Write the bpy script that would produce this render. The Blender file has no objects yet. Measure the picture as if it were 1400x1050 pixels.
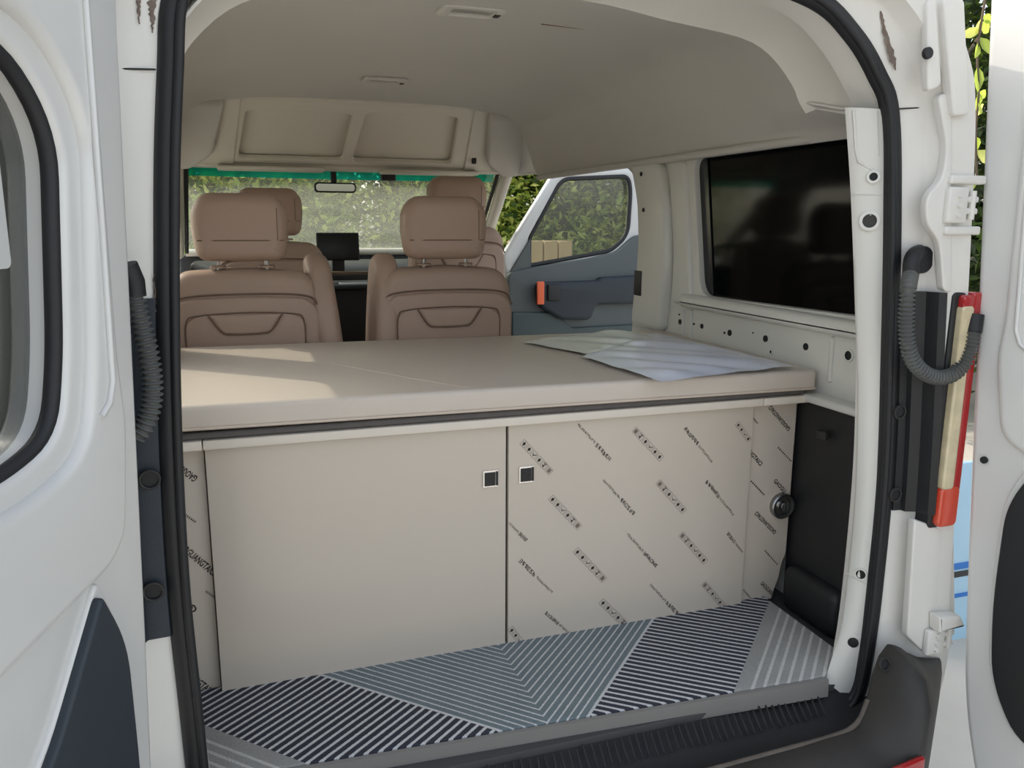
import bpy, bmesh, math, random
from mathutils import Vector, Matrix
random.seed(7)
SC = bpy.context.scene
COL = SC.collection
R = math.radians

# ---------------------------------------------------------------- camera
CAM = Vector((-0.5344, -1.6, 0.9515)); YAW, PITCH, ROLL, FPX = R(18.794), R(11.319), R(.27), 1100.0
_fw = Vector((math.sin(YAW)*math.cos(PITCH), math.cos(YAW)*math.cos(PITCH), -math.sin(PITCH)))
_rt = Vector((math.cos(YAW), -math.sin(YAW), 0)); _up = _rt.cross(_fw)
_r, _u = _rt.copy(), _up.copy()
_rt = _r*math.cos(ROLL) + _u*math.sin(ROLL); _up = _u*math.cos(ROLL) - _r*math.sin(ROLL)
cam = bpy.data.cameras.new('camera'); cam.sensor_width = 36; cam.lens = 36*FPX/1400
cam.clip_start = .02; cam.clip_end = 200
co = bpy.data.objects.new('camera', cam); COL.objects.link(co)
M = Matrix((_rt, _up, -_fw)).transposed().to_4x4(); M.translation = CAM
co.matrix_world = M
SC.camera = co

# ---------------------------------------------------------------- light
SUN_DIR = Vector((-.74, .67, .84)).normalized()
SUN_STRENGTH, SKY_STRENGTH, EXPOSURE = 2.8, .46, -.25
w = bpy.data.worlds.new('world'); SC.world = w; w.use_nodes = True
nt = w.node_tree; nt.nodes.clear()
sky = nt.nodes.new('ShaderNodeTexSky'); sky.sky_type = 'NISHITA'; sky.sun_disc = False
sky.sun_elevation = math.asin(SUN_DIR.z); sky.sun_rotation = math.atan2(SUN_DIR.x, SUN_DIR.y)
sky.dust_density = 3.0; sky.air_density = 1.2
hs = nt.nodes.new('ShaderNodeHueSaturation'); hs.inputs['Saturation'].default_value = .45
bg = nt.nodes.new('ShaderNodeBackground'); bg.inputs[1].default_value = SKY_STRENGTH
out = nt.nodes.new('ShaderNodeOutputWorld')
nt.links.new(sky.outputs[0], hs.inputs['Color']); nt.links.new(hs.outputs[0], bg.inputs[0]); nt.links.new(bg.outputs[0], out.inputs[0])
sl = bpy.data.lights.new('sun', 'SUN'); sl.energy = SUN_STRENGTH; sl.angle = R(.6); sl.color = (1, .89, .74)
so = bpy.data.objects.new('sun', sl); COL.objects.link(so)
so.rotation_euler = SUN_DIR.to_track_quat('Z', 'Y').to_euler(); so.location = SUN_DIR*8
SC.view_settings.view_transform = 'Standard'; SC.view_settings.look = 'None'
SC.view_settings.exposure = EXPOSURE; SC.view_settings.gamma = 1; SC.view_settings.use_curve_mapping = False

# ---------------------------------------------------------------- helpers
def at(u, v, x=None, y=None, z=None):
    """point of the photograph on a real plane of the place"""
    d = _rt*((u-700)/FPX) - _up*((v-525)/FPX) + _fw
    i, val = (0, x) if x is not None else (1, y) if y is not None else (2, z)
    return CAM + d*((val-CAM[i])/d[i])

def lin(c):
    def f(a):
        a /= 255
        return a/12.92 if a <= .04045 else ((a+.055)/1.055)**2.4
    return (f(c[0]), f(c[1]), f(c[2]), 1)

def mat(name, col, rough=.5, metal=0, var=.06, vscale=6, bump=0, bscale=150, coat=0, spec=.5, col2=None, stretch=None):
    m = bpy.data.materials.new(name); m.use_nodes = True
    n = m.node_tree; b = n.nodes['Principled BSDF']
    tc = n.nodes.new('ShaderNodeTexCoord'); src = tc.outputs['Object']
    if stretch:
        mp = n.nodes.new('ShaderNodeMapping'); mp.inputs['Scale'].default_value = stretch
        n.links.new(src, mp.inputs[0]); src = mp.outputs[0]
    nz = n.nodes.new('ShaderNodeTexNoise'); nz.inputs['Scale'].default_value = vscale; nz.inputs['Detail'].default_value = 5
    n.links.new(src, nz.inputs['Vector'])
    mx = n.nodes.new('ShaderNodeMix'); mx.data_type = 'RGBA'
    c = lin(col)
    if col2: ca, cb = c, lin(col2)
    else:
        ca = tuple(min(1, k*(1-var)) for k in c[:3])+(1,); cb = tuple(min(1, k*(1+var)) for k in c[:3])+(1,)
    mx.inputs[6].default_value = ca; mx.inputs[7].default_value = cb
    n.links.new(nz.outputs[0], mx.inputs[0]); n.links.new(mx.outputs[2], b.inputs['Base Color'])
    b.inputs['Roughness'].default_value = rough; b.inputs['Metallic'].default_value = metal
    b.inputs['Specular IOR Level'].default_value = spec
    b.inputs['Coat Weight'].default_value = coat; b.inputs['Coat Roughness'].default_value = .06
    if bump:
        n2 = n.nodes.new('ShaderNodeTexNoise'); n2.inputs['Scale'].default_value = bscale; n2.inputs['Detail'].default_value = 3
        n.links.new(src, n2.inputs['Vector'])
        bp = n.nodes.new('ShaderNodeBump'); bp.inputs['Strength'].default_value = bump; bp.inputs['Distance'].default_value = .002
        n.links.new(n2.outputs[0], bp.inputs['Height']); n.links.new(bp.outputs[0], b.inputs['Normal'])
    return m

def glass(name, tint, haze=0, refl=.06, haze_col=(.8, .8, .75)):
    m = bpy.data.materials.new(name); m.use_nodes = True
    n = m.node_tree; n.nodes.clear()
    o = n.nodes.new('ShaderNodeOutputMaterial'); t = n.nodes.new('ShaderNodeBsdfTransparent'); t.inputs[0].default_value = tint+(1,)
    g = n.nodes.new('ShaderNodeBsdfGlossy'); g.inputs['Roughness'].default_value = .02
    lw = n.nodes.new('ShaderNodeLayerWeight'); lw.inputs[0].default_value = .5
    pw = n.nodes.new('ShaderNodeMath'); pw.operation = 'POWER'; pw.inputs[1].default_value = 4; n.links.new(lw.outputs['Facing'], pw.inputs[0])
    fr = n.nodes.new('ShaderNodeMath'); fr.operation = 'MULTIPLY_ADD'; fr.inputs[1].default_value = .7; fr.inputs[2].default_value = refl; n.links.new(pw.outputs[0], fr.inputs[0])
    a = n.nodes.new('ShaderNodeMixShader'); n.links.new(fr.outputs[0], a.inputs[0]); n.links.new(t.outputs[0], a.inputs[1]); n.links.new(g.outputs[0], a.inputs[2])
    last = a
    if haze:
        tr = n.nodes.new('ShaderNodeBsdfTranslucent'); tr.inputs[0].default_value = haze_col+(1,)
        di = n.nodes.new('ShaderNodeBsdfDiffuse'); di.inputs[0].default_value = haze_col+(1,)
        ms = n.nodes.new('ShaderNodeMixShader'); ms.inputs[0].default_value = .4
        n.links.new(tr.outputs[0], ms.inputs[1]); n.links.new(di.outputs[0], ms.inputs[2])
        nz = n.nodes.new('ShaderNodeTexNoise'); nz.inputs['Scale'].default_value = 5; nz.inputs['Detail'].default_value = 6
        mr = n.nodes.new('ShaderNodeMapRange'); mr.inputs[3].default_value = haze*.6; mr.inputs[4].default_value = haze*1.4
        n.links.new(nz.outputs[0], mr.inputs[0])
        b = n.nodes.new('ShaderNodeMixShader'); n.links.new(mr.outputs[0], b.inputs[0]); n.links.new(a.outputs[0], b.inputs[1]); n.links.new(ms.outputs[0], b.inputs[2])
        last = b
    n.links.new(last.outputs[0], o.inputs[0])
    return m

def finish(name, me, m, parent=None, smooth=35, center=True):
    ob = bpy.data.objects.new(name, me); COL.objects.link(ob)
    if m is not None:
        for k in (m if isinstance(m, (list, tuple)) else [m]): me.materials.append(k)
    if center and len(me.vertices):
        vs = [v.co for v in me.vertices]
        c = Vector([(min(v[i] for v in vs)+max(v[i] for v in vs))/2 for i in range(3)])
        me.transform(Matrix.Translation(-c)); ob.location = c
    if smooth:
        me.polygons.foreach_set('use_smooth', [True]*len(me.polygons))
        me.set_sharp_from_angle(angle=R(smooth))
    if parent is not None: attach(ob, parent)
    return ob

def world_loc(o):
    l = o.location.copy()
    if o.parent is not None: l = world_loc(o.parent) + (o.matrix_parent_inverse @ l)
    return l
def attach(ob, parent):
    ob.parent = parent
    ob.matrix_parent_inverse = Matrix.Translation(-world_loc(parent))

def from_bm(name, bm, m, parent=None, smooth=35, center=True):
    me = bpy.data.meshes.new(name)
    bmesh.ops.recalc_face_normals(bm, faces=bm.faces[:])
    bm.to_mesh(me); bm.free()
    return finish(name, me, m, parent, smooth, center)

def empty(name, loc):
    o = bpy.data.objects.new(name, None); COL.objects.link(o); o.location = loc; o.empty_display_size = .05
    return o
def tag(o, label, cat, group=None):
    o['label'] = label; o['category'] = cat
    if group: o['group'] = group
    return o
def struct(o, label=None):
    o['kind'] = 'structure'
    if label: o['label'] = label
    return o

def curve_mesh(cu):
    ob = bpy.data.objects.new('tmp', cu); COL.objects.link(ob)
    dg = bpy.context.evaluated_depsgraph_get(); dg.update()
    me = bpy.data.meshes.new_from_object(ob.evaluated_get(dg))
    bpy.data.objects.remove(ob); bpy.data.curves.remove(cu)
    me.materials.clear()
    return me

def plate(name, outer, mp, m, thick=.02, bevel=0, holes=(), parent=None, smooth=40, res=3, center=True):
    """rounded slab from a 2D outline (with holes); mp(a,b,t) places it"""
    cu = bpy.data.curves.new('tmp', 'CURVE'); cu.dimensions = '2D'; cu.fill_mode = 'BOTH'
    bevel = min(bevel, thick/2)
    cu.extrude = thick/2-bevel; cu.bevel_depth = bevel; cu.bevel_resolution = res
    if bevel: cu.offset = -bevel
    for loop in [outer]+list(holes):
        sp = cu.splines.new('POLY'); sp.points.add(len(loop)-1); sp.use_cyclic_u = True
        for p, c in zip(sp.points, loop): p.co = (c[0], c[1], 0, 1)
    me = curve_mesh(cu)
    for v in me.vertices: v.co = mp(v.co.x, v.co.y, v.co.z)
    bm = bmesh.new(); bm.from_mesh(me); bpy.data.meshes.remove(me)
    bmesh.ops.remove_doubles(bm, verts=bm.verts[:], dist=1e-5)
    return from_bm(name, bm, m, parent, smooth, center)

def tube(name, pts, r, m, parent=None, n=10, closed=False, flat=None, rad=None):
    """swept tube along a polyline"""
    bm = bmesh.new(); rings = []; N = len(pts); pts = [Vector(p) for p in pts]
    prev = None
    for i, p in enumerate(pts):
        a = pts[(i-1) % N] if (closed or i) else p; b = pts[(i+1) % N] if (closed or i < N-1) else p
        t = (b-a).normalized()
        if prev is None:
            s = t.cross(Vector((0, 0, 1)));  s = s if s.length > .05 else t.cross(Vector((1, 0, 0)))
        else: s = prev - t*prev.dot(t)
        s.normalize(); prev = s; q = t.cross(s)
        rr = rad(i) if rad else r
        rings.append([bm.verts.new(p + s*math.cos(2*math.pi*k/n)*rr + q*math.sin(2*math.pi*k/n)*rr) for k in range(n)])
    for i in range(N if closed else N-1):
        A, B = rings[i], rings[(i+1) % N]
        for k in range(n): bm.faces.new((A[k], A[(k+1) % n], B[(k+1) % n], B[k]))
    if not closed: bm.faces.new(rings[0]); bm.faces.new(rings[-1][::-1])
    return from_bm(name, bm, m, parent, 60)

def rbox(name, c, size, bev, m, parent=None, rot=None, seg=3):
    bm = bmesh.new(); bmesh.ops.create_cube(bm, size=1)
    for v in bm.verts: v.co = Vector((v.co.x*size[0], v.co.y*size[1], v.co.z*size[2]))
    if bev: bmesh.ops.bevel(bm, geom=bm.edges[:], offset=bev, segments=seg, affect='EDGES', profile=.5)
    if rot is not None: bmesh.ops.transform(bm, matrix=rot.to_4x4(), verts=bm.verts[:])
    bmesh.ops.translate(bm, vec=Vector(c), verts=bm.verts[:])
    return from_bm(name, bm, m, parent, 40)

def loft(name, secs, m, parent=None, closed=False, smooth=40, thick=0, caps=False):
    bm = bmesh.new()
    V = [[bm.verts.new(p) for p in s] for s in secs]; n = len(V[0])
    for a, b in zip(V[:-1], V[1:]):
        for k in range(n if closed else n-1): bm.faces.new((a[k], a[(k+1) % n], b[(k+1) % n], b[k]))
    if caps: bm.faces.new(V[0][::-1]); bm.faces.new(V[-1])
    bmesh.ops.recalc_face_normals(bm, faces=bm.faces[:])
    if thick: bmesh.ops.solidify(bm, geom=bm.faces[:], thickness=thick)
    return from_bm(name, bm, m, parent, smooth)

def disc(name, c, nrm, r, h, m, parent=None, bev=.2, n=20, ring=None):
    """short turned plug; ring = (outer radius, material) adds a collar in the same mesh"""
    bm = bmesh.new(); nrm = Vector(nrm).normalized(); q = nrm.to_track_quat('Z', 'Y').to_matrix()
    prof = [(r, -h*.2), (r, h*(1-bev)), (r*(1-bev*.5), h), (0, h)]
    if ring: prof = [(ring, -h*.2), (ring, h), (ring*.92, h*1.25), (r*1.08, h*1.1), (r, h*.2), (0, h*.15)]
    V = [[bm.verts.new(Vector(c)+q @ Vector((a*math.cos(2*math.pi*k/n), a*math.sin(2*math.pi*k/n), b))) for k in range(n)] for a, b in prof[:-1]]
    top = bm.verts.new(Vector(c)+q @ Vector((0, 0, prof[-1][1])))
    fs = []
    for A, B in zip(V[:-1], V[1:]):
        for k in range(n): fs.append(bm.faces.new((A[k], A[(k+1) % n], B[(k+1) % n], B[k])))
    inner = [bm.faces.new((V[-1][k], V[-1][(k+1) % n], top)) for k in range(n)]
    if ring:
        for f in inner+fs[-n:]: f.material_index = 1
    return from_bm(name, bm, m, parent, 40)

def smoothpath(ctrl, per=8, closed=False):
    P = [Vector(p) for p in ctrl]; N = len(P); o = []
    for i in range(N if closed else N-1):
        p0 = P[(i-1) % N] if closed or i > 0 else P[i]*2-P[i+1]
        p1 = P[i]; p2 = P[(i+1) % N]; p3 = P[(i+2) % N] if closed or i < N-2 else p2*2-p1
        for k in range(per):
            t = k/per
            o.append(.5*((2*p1)+(p2-p0)*t+(2*p0-5*p1+4*p2-p3)*t*t+(3*p1-p0-3*p2+p3)*t**3))
    if not closed: o.append(P[-1].copy())
    return o
def sp2(ctrl, per=6, closed=False):
    return [(p.x, p.y) for p in smoothpath([(a, b, 0) for a, b in ctrl], per, closed)]
def rrect(x0, y0, x1, y1, r, n=6):
    o = []
    for cx, cy, a0 in ((x1-r, y1-r, 0), (x0+r, y1-r, 90), (x0+r, y0+r, 180), (x1-r, y0+r, 270)):
        for k in range(n+1):
            a = R(a0+90*k/n); o.append((cx+r*math.cos(a), cy+r*math.sin(a)))
    return o
def roundpoly(pts, r, n=5):
    """polygon with rounded corners; r a number or a list"""
    o = []; N = len(pts)
    for i in range(N):
        p = Vector(pts[i]); a = Vector(pts[i-1]); b = Vector(pts[(i+1) % N]); rr = r[i] if isinstance(r, (list, tuple)) else r
        if rr <= 0: o.append(tuple(p)); continue
        da = (a-p); db = (b-p); l = min(rr, da.length*.48, db.length*.48)
        s = p+da.normalized()*l; e = p+db.normalized()*l
        for k in range(n+1):
            t = k/n; o.append(tuple(s*(1-t)**2+p*2*t*(1-t)+e*t*t))
    return o

# ---------------------------------------------------------------- materials
paint = mat('white paint', (212, 212, 209), .28, var=.02, coat=.6, vscale=2)
paint_in = mat('white inner paint', (214, 213, 206), .42, var=.03, coat=.15, vscale=4)
primer = mat('off white jamb paint', (222, 220, 214), .38, var=.03, coat=.2, vscale=5)
liner = mat('grey beige headliner cloth', (200, 197, 190), .9, var=.05, vscale=3, bump=.25, bscale=500)
trim_lt = mat('light grey roof trim', (220, 217, 210), .6, var=.03, bump=.1, bscale=300)  # pale plastic trim, colour also lightened for the light falling there
header_m = mat('cream roof trim', (216, 211, 198), .7, var=.03, bump=.1, bscale=300)
leather = mat('brown beige leather', (172, 146, 129), .52, var=.07, vscale=5, bump=.3, bscale=260)
leather_d = mat('brown leather side', (156, 130, 112), .55, var=.07, bump=.3, bscale=260)
seam_m = mat('brown seam', (118, 96, 82), .8)
chrome = mat('chrome', (215, 215, 215), .15, 1, var=.05)
steel = mat('brushed steel', (150, 150, 148), .3, 1, var=.15, vscale=30)
rubber = mat('black rubber', (26, 27, 30), .55, var=.2, bump=.15)
plastic_b = mat('black plastic', (30, 31, 33), .5, var=.15, bump=.2, bscale=400)
plastic_db = mat('dusty black plastic', (34, 34, 34), .6, col2=(62, 59, 55), vscale=4, bump=.2, bscale=300)
plastic_g = mat('dark grey door card', (88, 94, 94), .6, var=.06, bump=.2, bscale=300)
plastic_n = mat('blue black plastic', (42, 50, 58), .55, var=.1, bump=.2, bscale=300)
film = mat('beige board under protective film', (203, 192, 178), .33, var=.02, vscale=3, coat=.15)
edge_m = mat('cream board edging', (224, 214, 200), .45, var=.02)
ink = mat('black film print', (66, 58, 53), .6, var=.2, vscale=60)
ink_w = mat('bold black film print', (38, 33, 30), .6, var=.1)
ink_l = mat('faint film print', (118, 106, 97), .6, var=.25, vscale=60)
matt_m = mat('beige mattress leatherette', (206, 195, 183), .42, var=.04, vscale=4, bump=.25, bscale=350)
pad_m = mat('grey mattress underlay', (96, 92, 90), .9, var=.2, vscale=40, bump=.3)
pipe_m = mat('mattress piping', (205, 190, 174), .5, var=.03)
floor_m = mat('grey van floor', (70, 70, 70), .8, var=.1)
concrete = mat('pale concrete ground', (212, 206, 194), .9, col2=(186, 180, 170), vscale=3, bump=.5, bscale=60)
rust = mat('brown rust', (86, 70, 62), .9, col2=(140, 128, 118), vscale=60, bump=.5)
dark_hole = mat('dark hole', (22, 24, 24), .7)
black_glass = mat('black tinted glass', (5, 8, 10), .08, var=.3, spec=.16)
ceramic = mat('dark glass border', (28, 29, 35), .2)
clear = glass('clear window glass', (.93, .95, .93), haze=.02)
shield = glass('dusty windshield with painted haze', (.88, .92, .86), haze=.20, haze_col=(.82, .85, .70))  # haze mix paints in reflected glare along with slight dust
teal = glass('teal sun band', (.03, .62, .52), haze=.45, haze_col=(.02, .72, .62))
privacy = glass('grey rear door glass', (.30, .31, .31), haze=.05, haze_col=(.5, .52, .5))
smoke = glass('grey door glass', (.72, .75, .72), haze=.05, haze_col=(.6, .62, .6))
lens_y = mat('amber clear lamp lens', (205, 192, 158), .10, var=.35, vscale=30, coat=.9)
lens_r = mat('red lamp lens', (170, 28, 32), .12, var=.2, vscale=20, coat=.8)
orange = mat('orange strap', (238, 110, 70), .6)
screen_m = mat('black screen', (14, 17, 20), .35, var=.1)
lamp_m = mat('recess-dark lamp lens', (150, 147, 140), .3)  # lens grey carries the dark of its recess
mirror_m = mat('mirror face', (150, 150, 140), .05, .9)
paper_b = mat('blue white sheet', (216, 222, 240), .22, col2=(240, 243, 250), vscale=9)
paper_g = mat('grey white sheet', (200, 202, 200), .25, col2=(236, 238, 236), vscale=12)
tan = mat('tan block wall', (214, 184, 140), .9, var=.1, vscale=5, bump=.4, bscale=40)
bark = mat('grey bark', (96, 84, 68), .95, var=.3, vscale=12, bump=.8, bscale=40)
blue_p = mat('pale blue sheet', (170, 205, 225), .5)
blue_d = mat('strong blue stripe', (30, 110, 190), .5)

def leafmat(name, col, col2):
    m = mat(name, col, .5, col2=col2, vscale=9)
    n = m.node_tree; b = n.nodes['Principled BSDF']; o = n.nodes['Material Output']
    t = n.nodes.new('ShaderNodeBsdfTranslucent'); t.inputs[0].default_value = lin((min(255, col2[0]*1.15), min(255, col2[1]*1.15), col2[2]*.8))
    x = n.nodes.new('ShaderNodeMixShader'); x.inputs[0].default_value = .5
    n.links.new(b.outputs[0], x.inputs[1]); n.links.new(t.outputs[0], x.inputs[2]); n.links.new(x.outputs[0], o.inputs[0])
    return m
leaf_a = leafmat('mid green leaf', (126, 150, 76), (178, 194, 106))
leaf_b = leafmat('dark green leaf', (54, 76, 46), (86, 110, 60))
leaf_c = leafmat('yellow green leaf', (200, 210, 112), (238, 240, 168))  # yellow-green foliage, brightened so its colour holds sun dapple

def mat_pattern():
    """woven stripe mat: chevrons about a centre line, stripes by floor position"""
    m = bpy.data.materials.new('striped woven mat'); m.use_nodes = True
    n = m.node_tree; b = n.nodes['Principled BSDF']; L = n.links
    def math_(op, a, bb=None, c=None):
        k = n.nodes.new('ShaderNodeMath'); k.operation = op
        for i, q in enumerate((a, bb, c)):
            if q is None: continue
            if isinstance(q, (int, float)): k.inputs[i].default_value = q
            else: L.new(q, k.inputs[i])
        return k.outputs[0]
    def mix(f, a, bb):
        k = n.nodes.new('ShaderNodeMix'); k.data_type = 'RGBA'; L.new(f, k.inputs[0])
        for i, q in ((6, a), (7, bb)):
            if isinstance(q, tuple): k.inputs[i].default_value = q
            else: L.new(q, k.inputs[i])
        return k.outputs[2]
    tc = n.nodes.new('ShaderNodeTexCoord'); sx = n.nodes.new('ShaderNodeSeparateXYZ'); L.new(tc.outputs['Object'], sx.inputs[0])
    nz = n.nodes.new('ShaderNodeTexNoise'); nz.inputs['Scale'].default_value = 260; L.new(tc.outputs['Object'], nz.inputs['Vector'])
    n3 = n.nodes.new('ShaderNodeTexNoise'); n3.inputs['Scale'].default_value = 9; L.new(tc.outputs['Object'], n3.inputs['Vector'])
    jit = math_('MULTIPLY', math_('SUBTRACT', nz.outputs[0], .5), .003)
    x, y = math_('ADD', sx.outputs[0], jit), sx.outputs[1]
    ax = math_('ABSOLUTE', math_('ADD', x, .020))
    wv = math_('SUBTRACT', ax, y)
    sv = math_('ADD', math_('MULTIPLY', ax, .62), math_('MULTIPLY', y, .785))
    def stripe(val, period, duty, ph=0): return math_('LESS_THAN', math_('FRACT', math_('ADD', math_('DIVIDE', val, period), ph+20)), duty)
    white = lin((222, 224, 224))
    tl = mix(n3.outputs[0], lin((104, 120, 126)), lin((134, 148, 152)))
    t = mix(stripe(wv, .0218, .24), tl, white)
    nv = mix(n3.outputs[0], lin((34, 36, 46)), lin((44, 46, 68)))
    nvs = mix(stripe(sv, .0172, .36), nv, white)
    gr = mix(n3.outputs[0], lin((160, 160, 157)), lin((180, 180, 176)))
    g = mix(stripe(wv, .030, .30, .2), gr, lin((216, 216, 212)))
    c = mix(math_('GREATER_THAN', wv, .395), t, nvs)
    c = mix(math_('GREATER_THAN', wv, .735), c, g)
    rim = math_('LESS_THAN', math_('ABSOLUTE', math_('SUBTRACT', wv, .397)), .004); c = mix(rim, c, white)
    rim = math_('LESS_THAN', math_('ABSOLUTE', math_('SUBTRACT', wv, .745)), .012); c = mix(rim, c, gr)
    mu = n.nodes.new('ShaderNodeMix'); mu.data_type = 'RGBA'; mu.blend_type = 'MULTIPLY'; mu.inputs[0].default_value = .35
    L.new(c, mu.inputs[6]); L.new(nz.outputs[0], mu.inputs[7])
    br = n.nodes.new('ShaderNodeBrightContrast'); br.inputs[1].default_value = .02; L.new(mu.outputs[2], br.inputs[0])
    L.new(br.outputs[0], b.inputs['Base Color']); b.inputs['Roughness'].default_value = .9
    bp = n.nodes.new('ShaderNodeBump'); bp.inputs['Strength'].default_value = .5; bp.inputs['Distance'].default_value = .003
    L.new(nz.outputs[0], bp.inputs['Height']); L.new(bp.outputs[0], b.inputs['Normal'])
    return m

# ================================================================ SETTING
# ground outside
GZ = -.62
bm = bmesh.new(); bmesh.ops.create_grid(bm, x_segments=8, y_segments=8, size=14)
bmesh.ops.translate(bm, vec=(0, 3, GZ), verts=bm.verts[:])
struct(from_bm('ground', bm, concrete), 'pale concrete ground outside the van')
struct(rbox('floor', (0, 1.36, -.032), (1.66, 3.4, .03), .002, floor_m), 'dark grey metal floor of the van')

# ---- opening loops (right half), bottom to top centre
S = [(.600, -.085), (.672, -.05), (.692, .04), (.699, .2), (.697, .45), (.678, .70), (.653, .96), (.625, 1.15), (.585, 1.22), (.525, 1.283), (.436, 1.335), (.25, 1.366), (0, 1.378)]
O = [(.74, -.13), (.835, -.09), (.868, .04), (.850, .2), (.832, .45), (.814, .70), (.794, .95), (.772, 1.16), (.744, 1.25), (.675, 1.34), (.555, 1.405), (.32, 1.448), (0, 1.462)]
SL = [(-.585, -.085), (-.632, -.05), (-.640, .04), (-.644, .2), (-.648, .43), (-.640, .70), (-.622, .98), (-.605, 1.15), (-.590, 1.25), (-.54, 1.315), (-.45, 1.35), (-.25, 1.372), (0, 1.378)]; OL = [(-x, z) for x, z in O]
Sr, Or, Sl, Ol = [sp2(k, 6) for k in (S, O, SL, OL)]
PROF = [(-.03, -.27), (0, -.335), (.12, -.356), (.42, -.362), (.50, -.372), (.60, -.398), (.95, -.404), (1.0, -.385), (1.0, -.31)]
def frame_pt(s, o, f, y): return Vector((s[0]+(o[0]-s[0])*f, y, s[1]+(o[1]-s[1])*f))
loopS = Sr + Sl[::-1][1:]; loopO = Or + Ol[::-1][1:]
wr = loft('wall_rear', [[frame_pt(s, o, f, y) for f, y in PROF] for s, o in zip(loopS, loopO)], primer, thick=-.004)
struct(wr, 'white painted rear door frame of the van')
# weather seal
seal = tube('trim_1', [Vector((s[0], -.352, s[1])) for s in loopS] + [Vector((x, -.352, -.10)) for x in (-.45, -.2, 0, .2, .45)], .017, rubber, closed=True)
struct(seal, 'black rubber weather seal around the rear opening')
tube('seal_lip', [Vector((s[0]+(-.012 if s[0] > 0 else .012), -.366, s[1])) for s in loopS], .007, rubber, seal, n=8)

# black lamp surrounds on both jambs
def jamb_cover(sl, ol, z0, z1, prof, m, name, parent):
    ids = [i for i, s in enumerate(sl) if z0 <= s[1] <= z1 and i < 60]
    secs = []
    steps = 26
    for k in range(steps+1):
        zt = z0+(z1-z0)*k/steps
        for i in range(len(sl)-1):
            if sl[i][1] <= zt <= sl[i+1][1] and sl[i+1][1] > sl[i][1]:
                t = (zt-sl[i][1])/(sl[i+1][1]-sl[i][1])
                s = (sl[i][0]+(sl[i+1][0]-sl[i][0])*t, zt); o = (ol[i][0]+(ol[i+1][0]-ol[i][0])*t, ol[i][1]+(ol[i+1][1]-ol[i][1])*t)
                secs.append([frame_pt(s, (o[0], zt), f, y) for f, y in prof]); break
    return loft(name, secs, m, parent, closed=True, caps=True)
jamb_cover(Sr, Or, .375, .825, [(.10, -.355), (.12, -.364), (.24, -.366), (.255, -.376), (.40, -.384), (.45, -.408), (.56, -.413), (.57, -.37)], plastic_b, 'lamp_surround', wr)
jamb_cover(Sl, Ol, .33, .845, [(.06, -.355), (.08, -.364), (.24, -.366), (.26, -.374), (.42, -.376), (.50, -.398), (.62, -.41), (.90, -.41), (.92, -.37)], plastic_n, 'lamp_surround', wr)
for u, v, yy in ((1229, 563, -.368), (1223, 676, -.368), (205, 655, -.372), (210, 808, -.372)):
    c = at(u, v, y=yy); disc('clip', c, (0, -1, 0), .011, .004, [plastic_db, plastic_b], wr, ring=.015)
disc('rubber_plug', at(1267, 73, y=-.414), (0, -1, 0), .010, .006, rubber, wr)
# jamb pressings
def jslab(name, px, y, th, m, bev=.004, parent=wr, r=.01, dy=0):
    pts = [at(u, v, y=y) for u, v in px]
    return plate(name, roundpoly([(p.x, p.z) for p in pts], r), lambda a, b, t: Vector((a, y-t+dy, b)), m, th, bev, parent=parent)
jslab('pressing', [(1263, 0), (1276, 0), (1283, 118), (1264, 127)], -.404, .016, primer)
jslab('pressing', [(1283, 0), (1312, 0), (1319, 158), (1297, 160)], -.408, .022, primer)
jslab('pressing', [(1277, 130), (1296, 128), (1297, 400), (1285, 398), (1280, 330), (1262, 306), (1262, 268), (1284, 246), (1290, 200)], -.398, .018, primer, r=.02)
jslab('pressing', [(1246, 708), (1285, 722), (1300, 735), (1302, 860), (1270, 900), (1236, 868)], -.396, .018, primer, r=.008)
jslab('pressing', [(1277, 840), (1306, 838), (1312, 852), (1277, 862)], -.420, .03, primer, bev=.005, r=.004)
for a, b in (((1226, 149), (1280, 146)), ((162, 94), (213, 95))):
    tube('panel_seam', [at(a[0], a[1], y=-.363), at(b[0], b[1], y=-.365)], .0014, plastic_b, wr, n=6)
def stain(px, y):
    bm = bmesh.new(); L = []; 
    for u, v, hw in px:
        h = hw*random.uniform(.6, 1.2)
        L.append((bm.verts.new(at(u-h, v, y=y)), bm.verts.new(at(u, v, y=y-.0012)), bm.verts.new(at(u+h, v, y=y))))
    for a, b in zip(L[:-1], L[1:]):
        bm.faces.new((a[0], a[1], b[1], b[0])); bm.faces.new((a[1], a[2], b[2], b[1]))
    return from_bm('rust_stain', bm, rust, wr)
stain([(1203+22*(k/24)**1.4+random.uniform(-1, 1), 4*k, 1.2+1.5*math.sin(math.pi*k/24)+4*(k/24)**2*(k < 22)) for k in range(25)], -.3665)
stain([(208+random.uniform(-2, 2), 3.2*k, 1+5*(1-k/14)) for k in range(15)], -.362)
stain([(190+random.uniform(-1, 1), 3*k, 1+2.4*(1-k/12)) for k in range(12)], -.366)
stain([(211+random.uniform(-2, 2), 375+4*k, .5+3*(k/14)) for k in range(14)], -.362)

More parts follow.
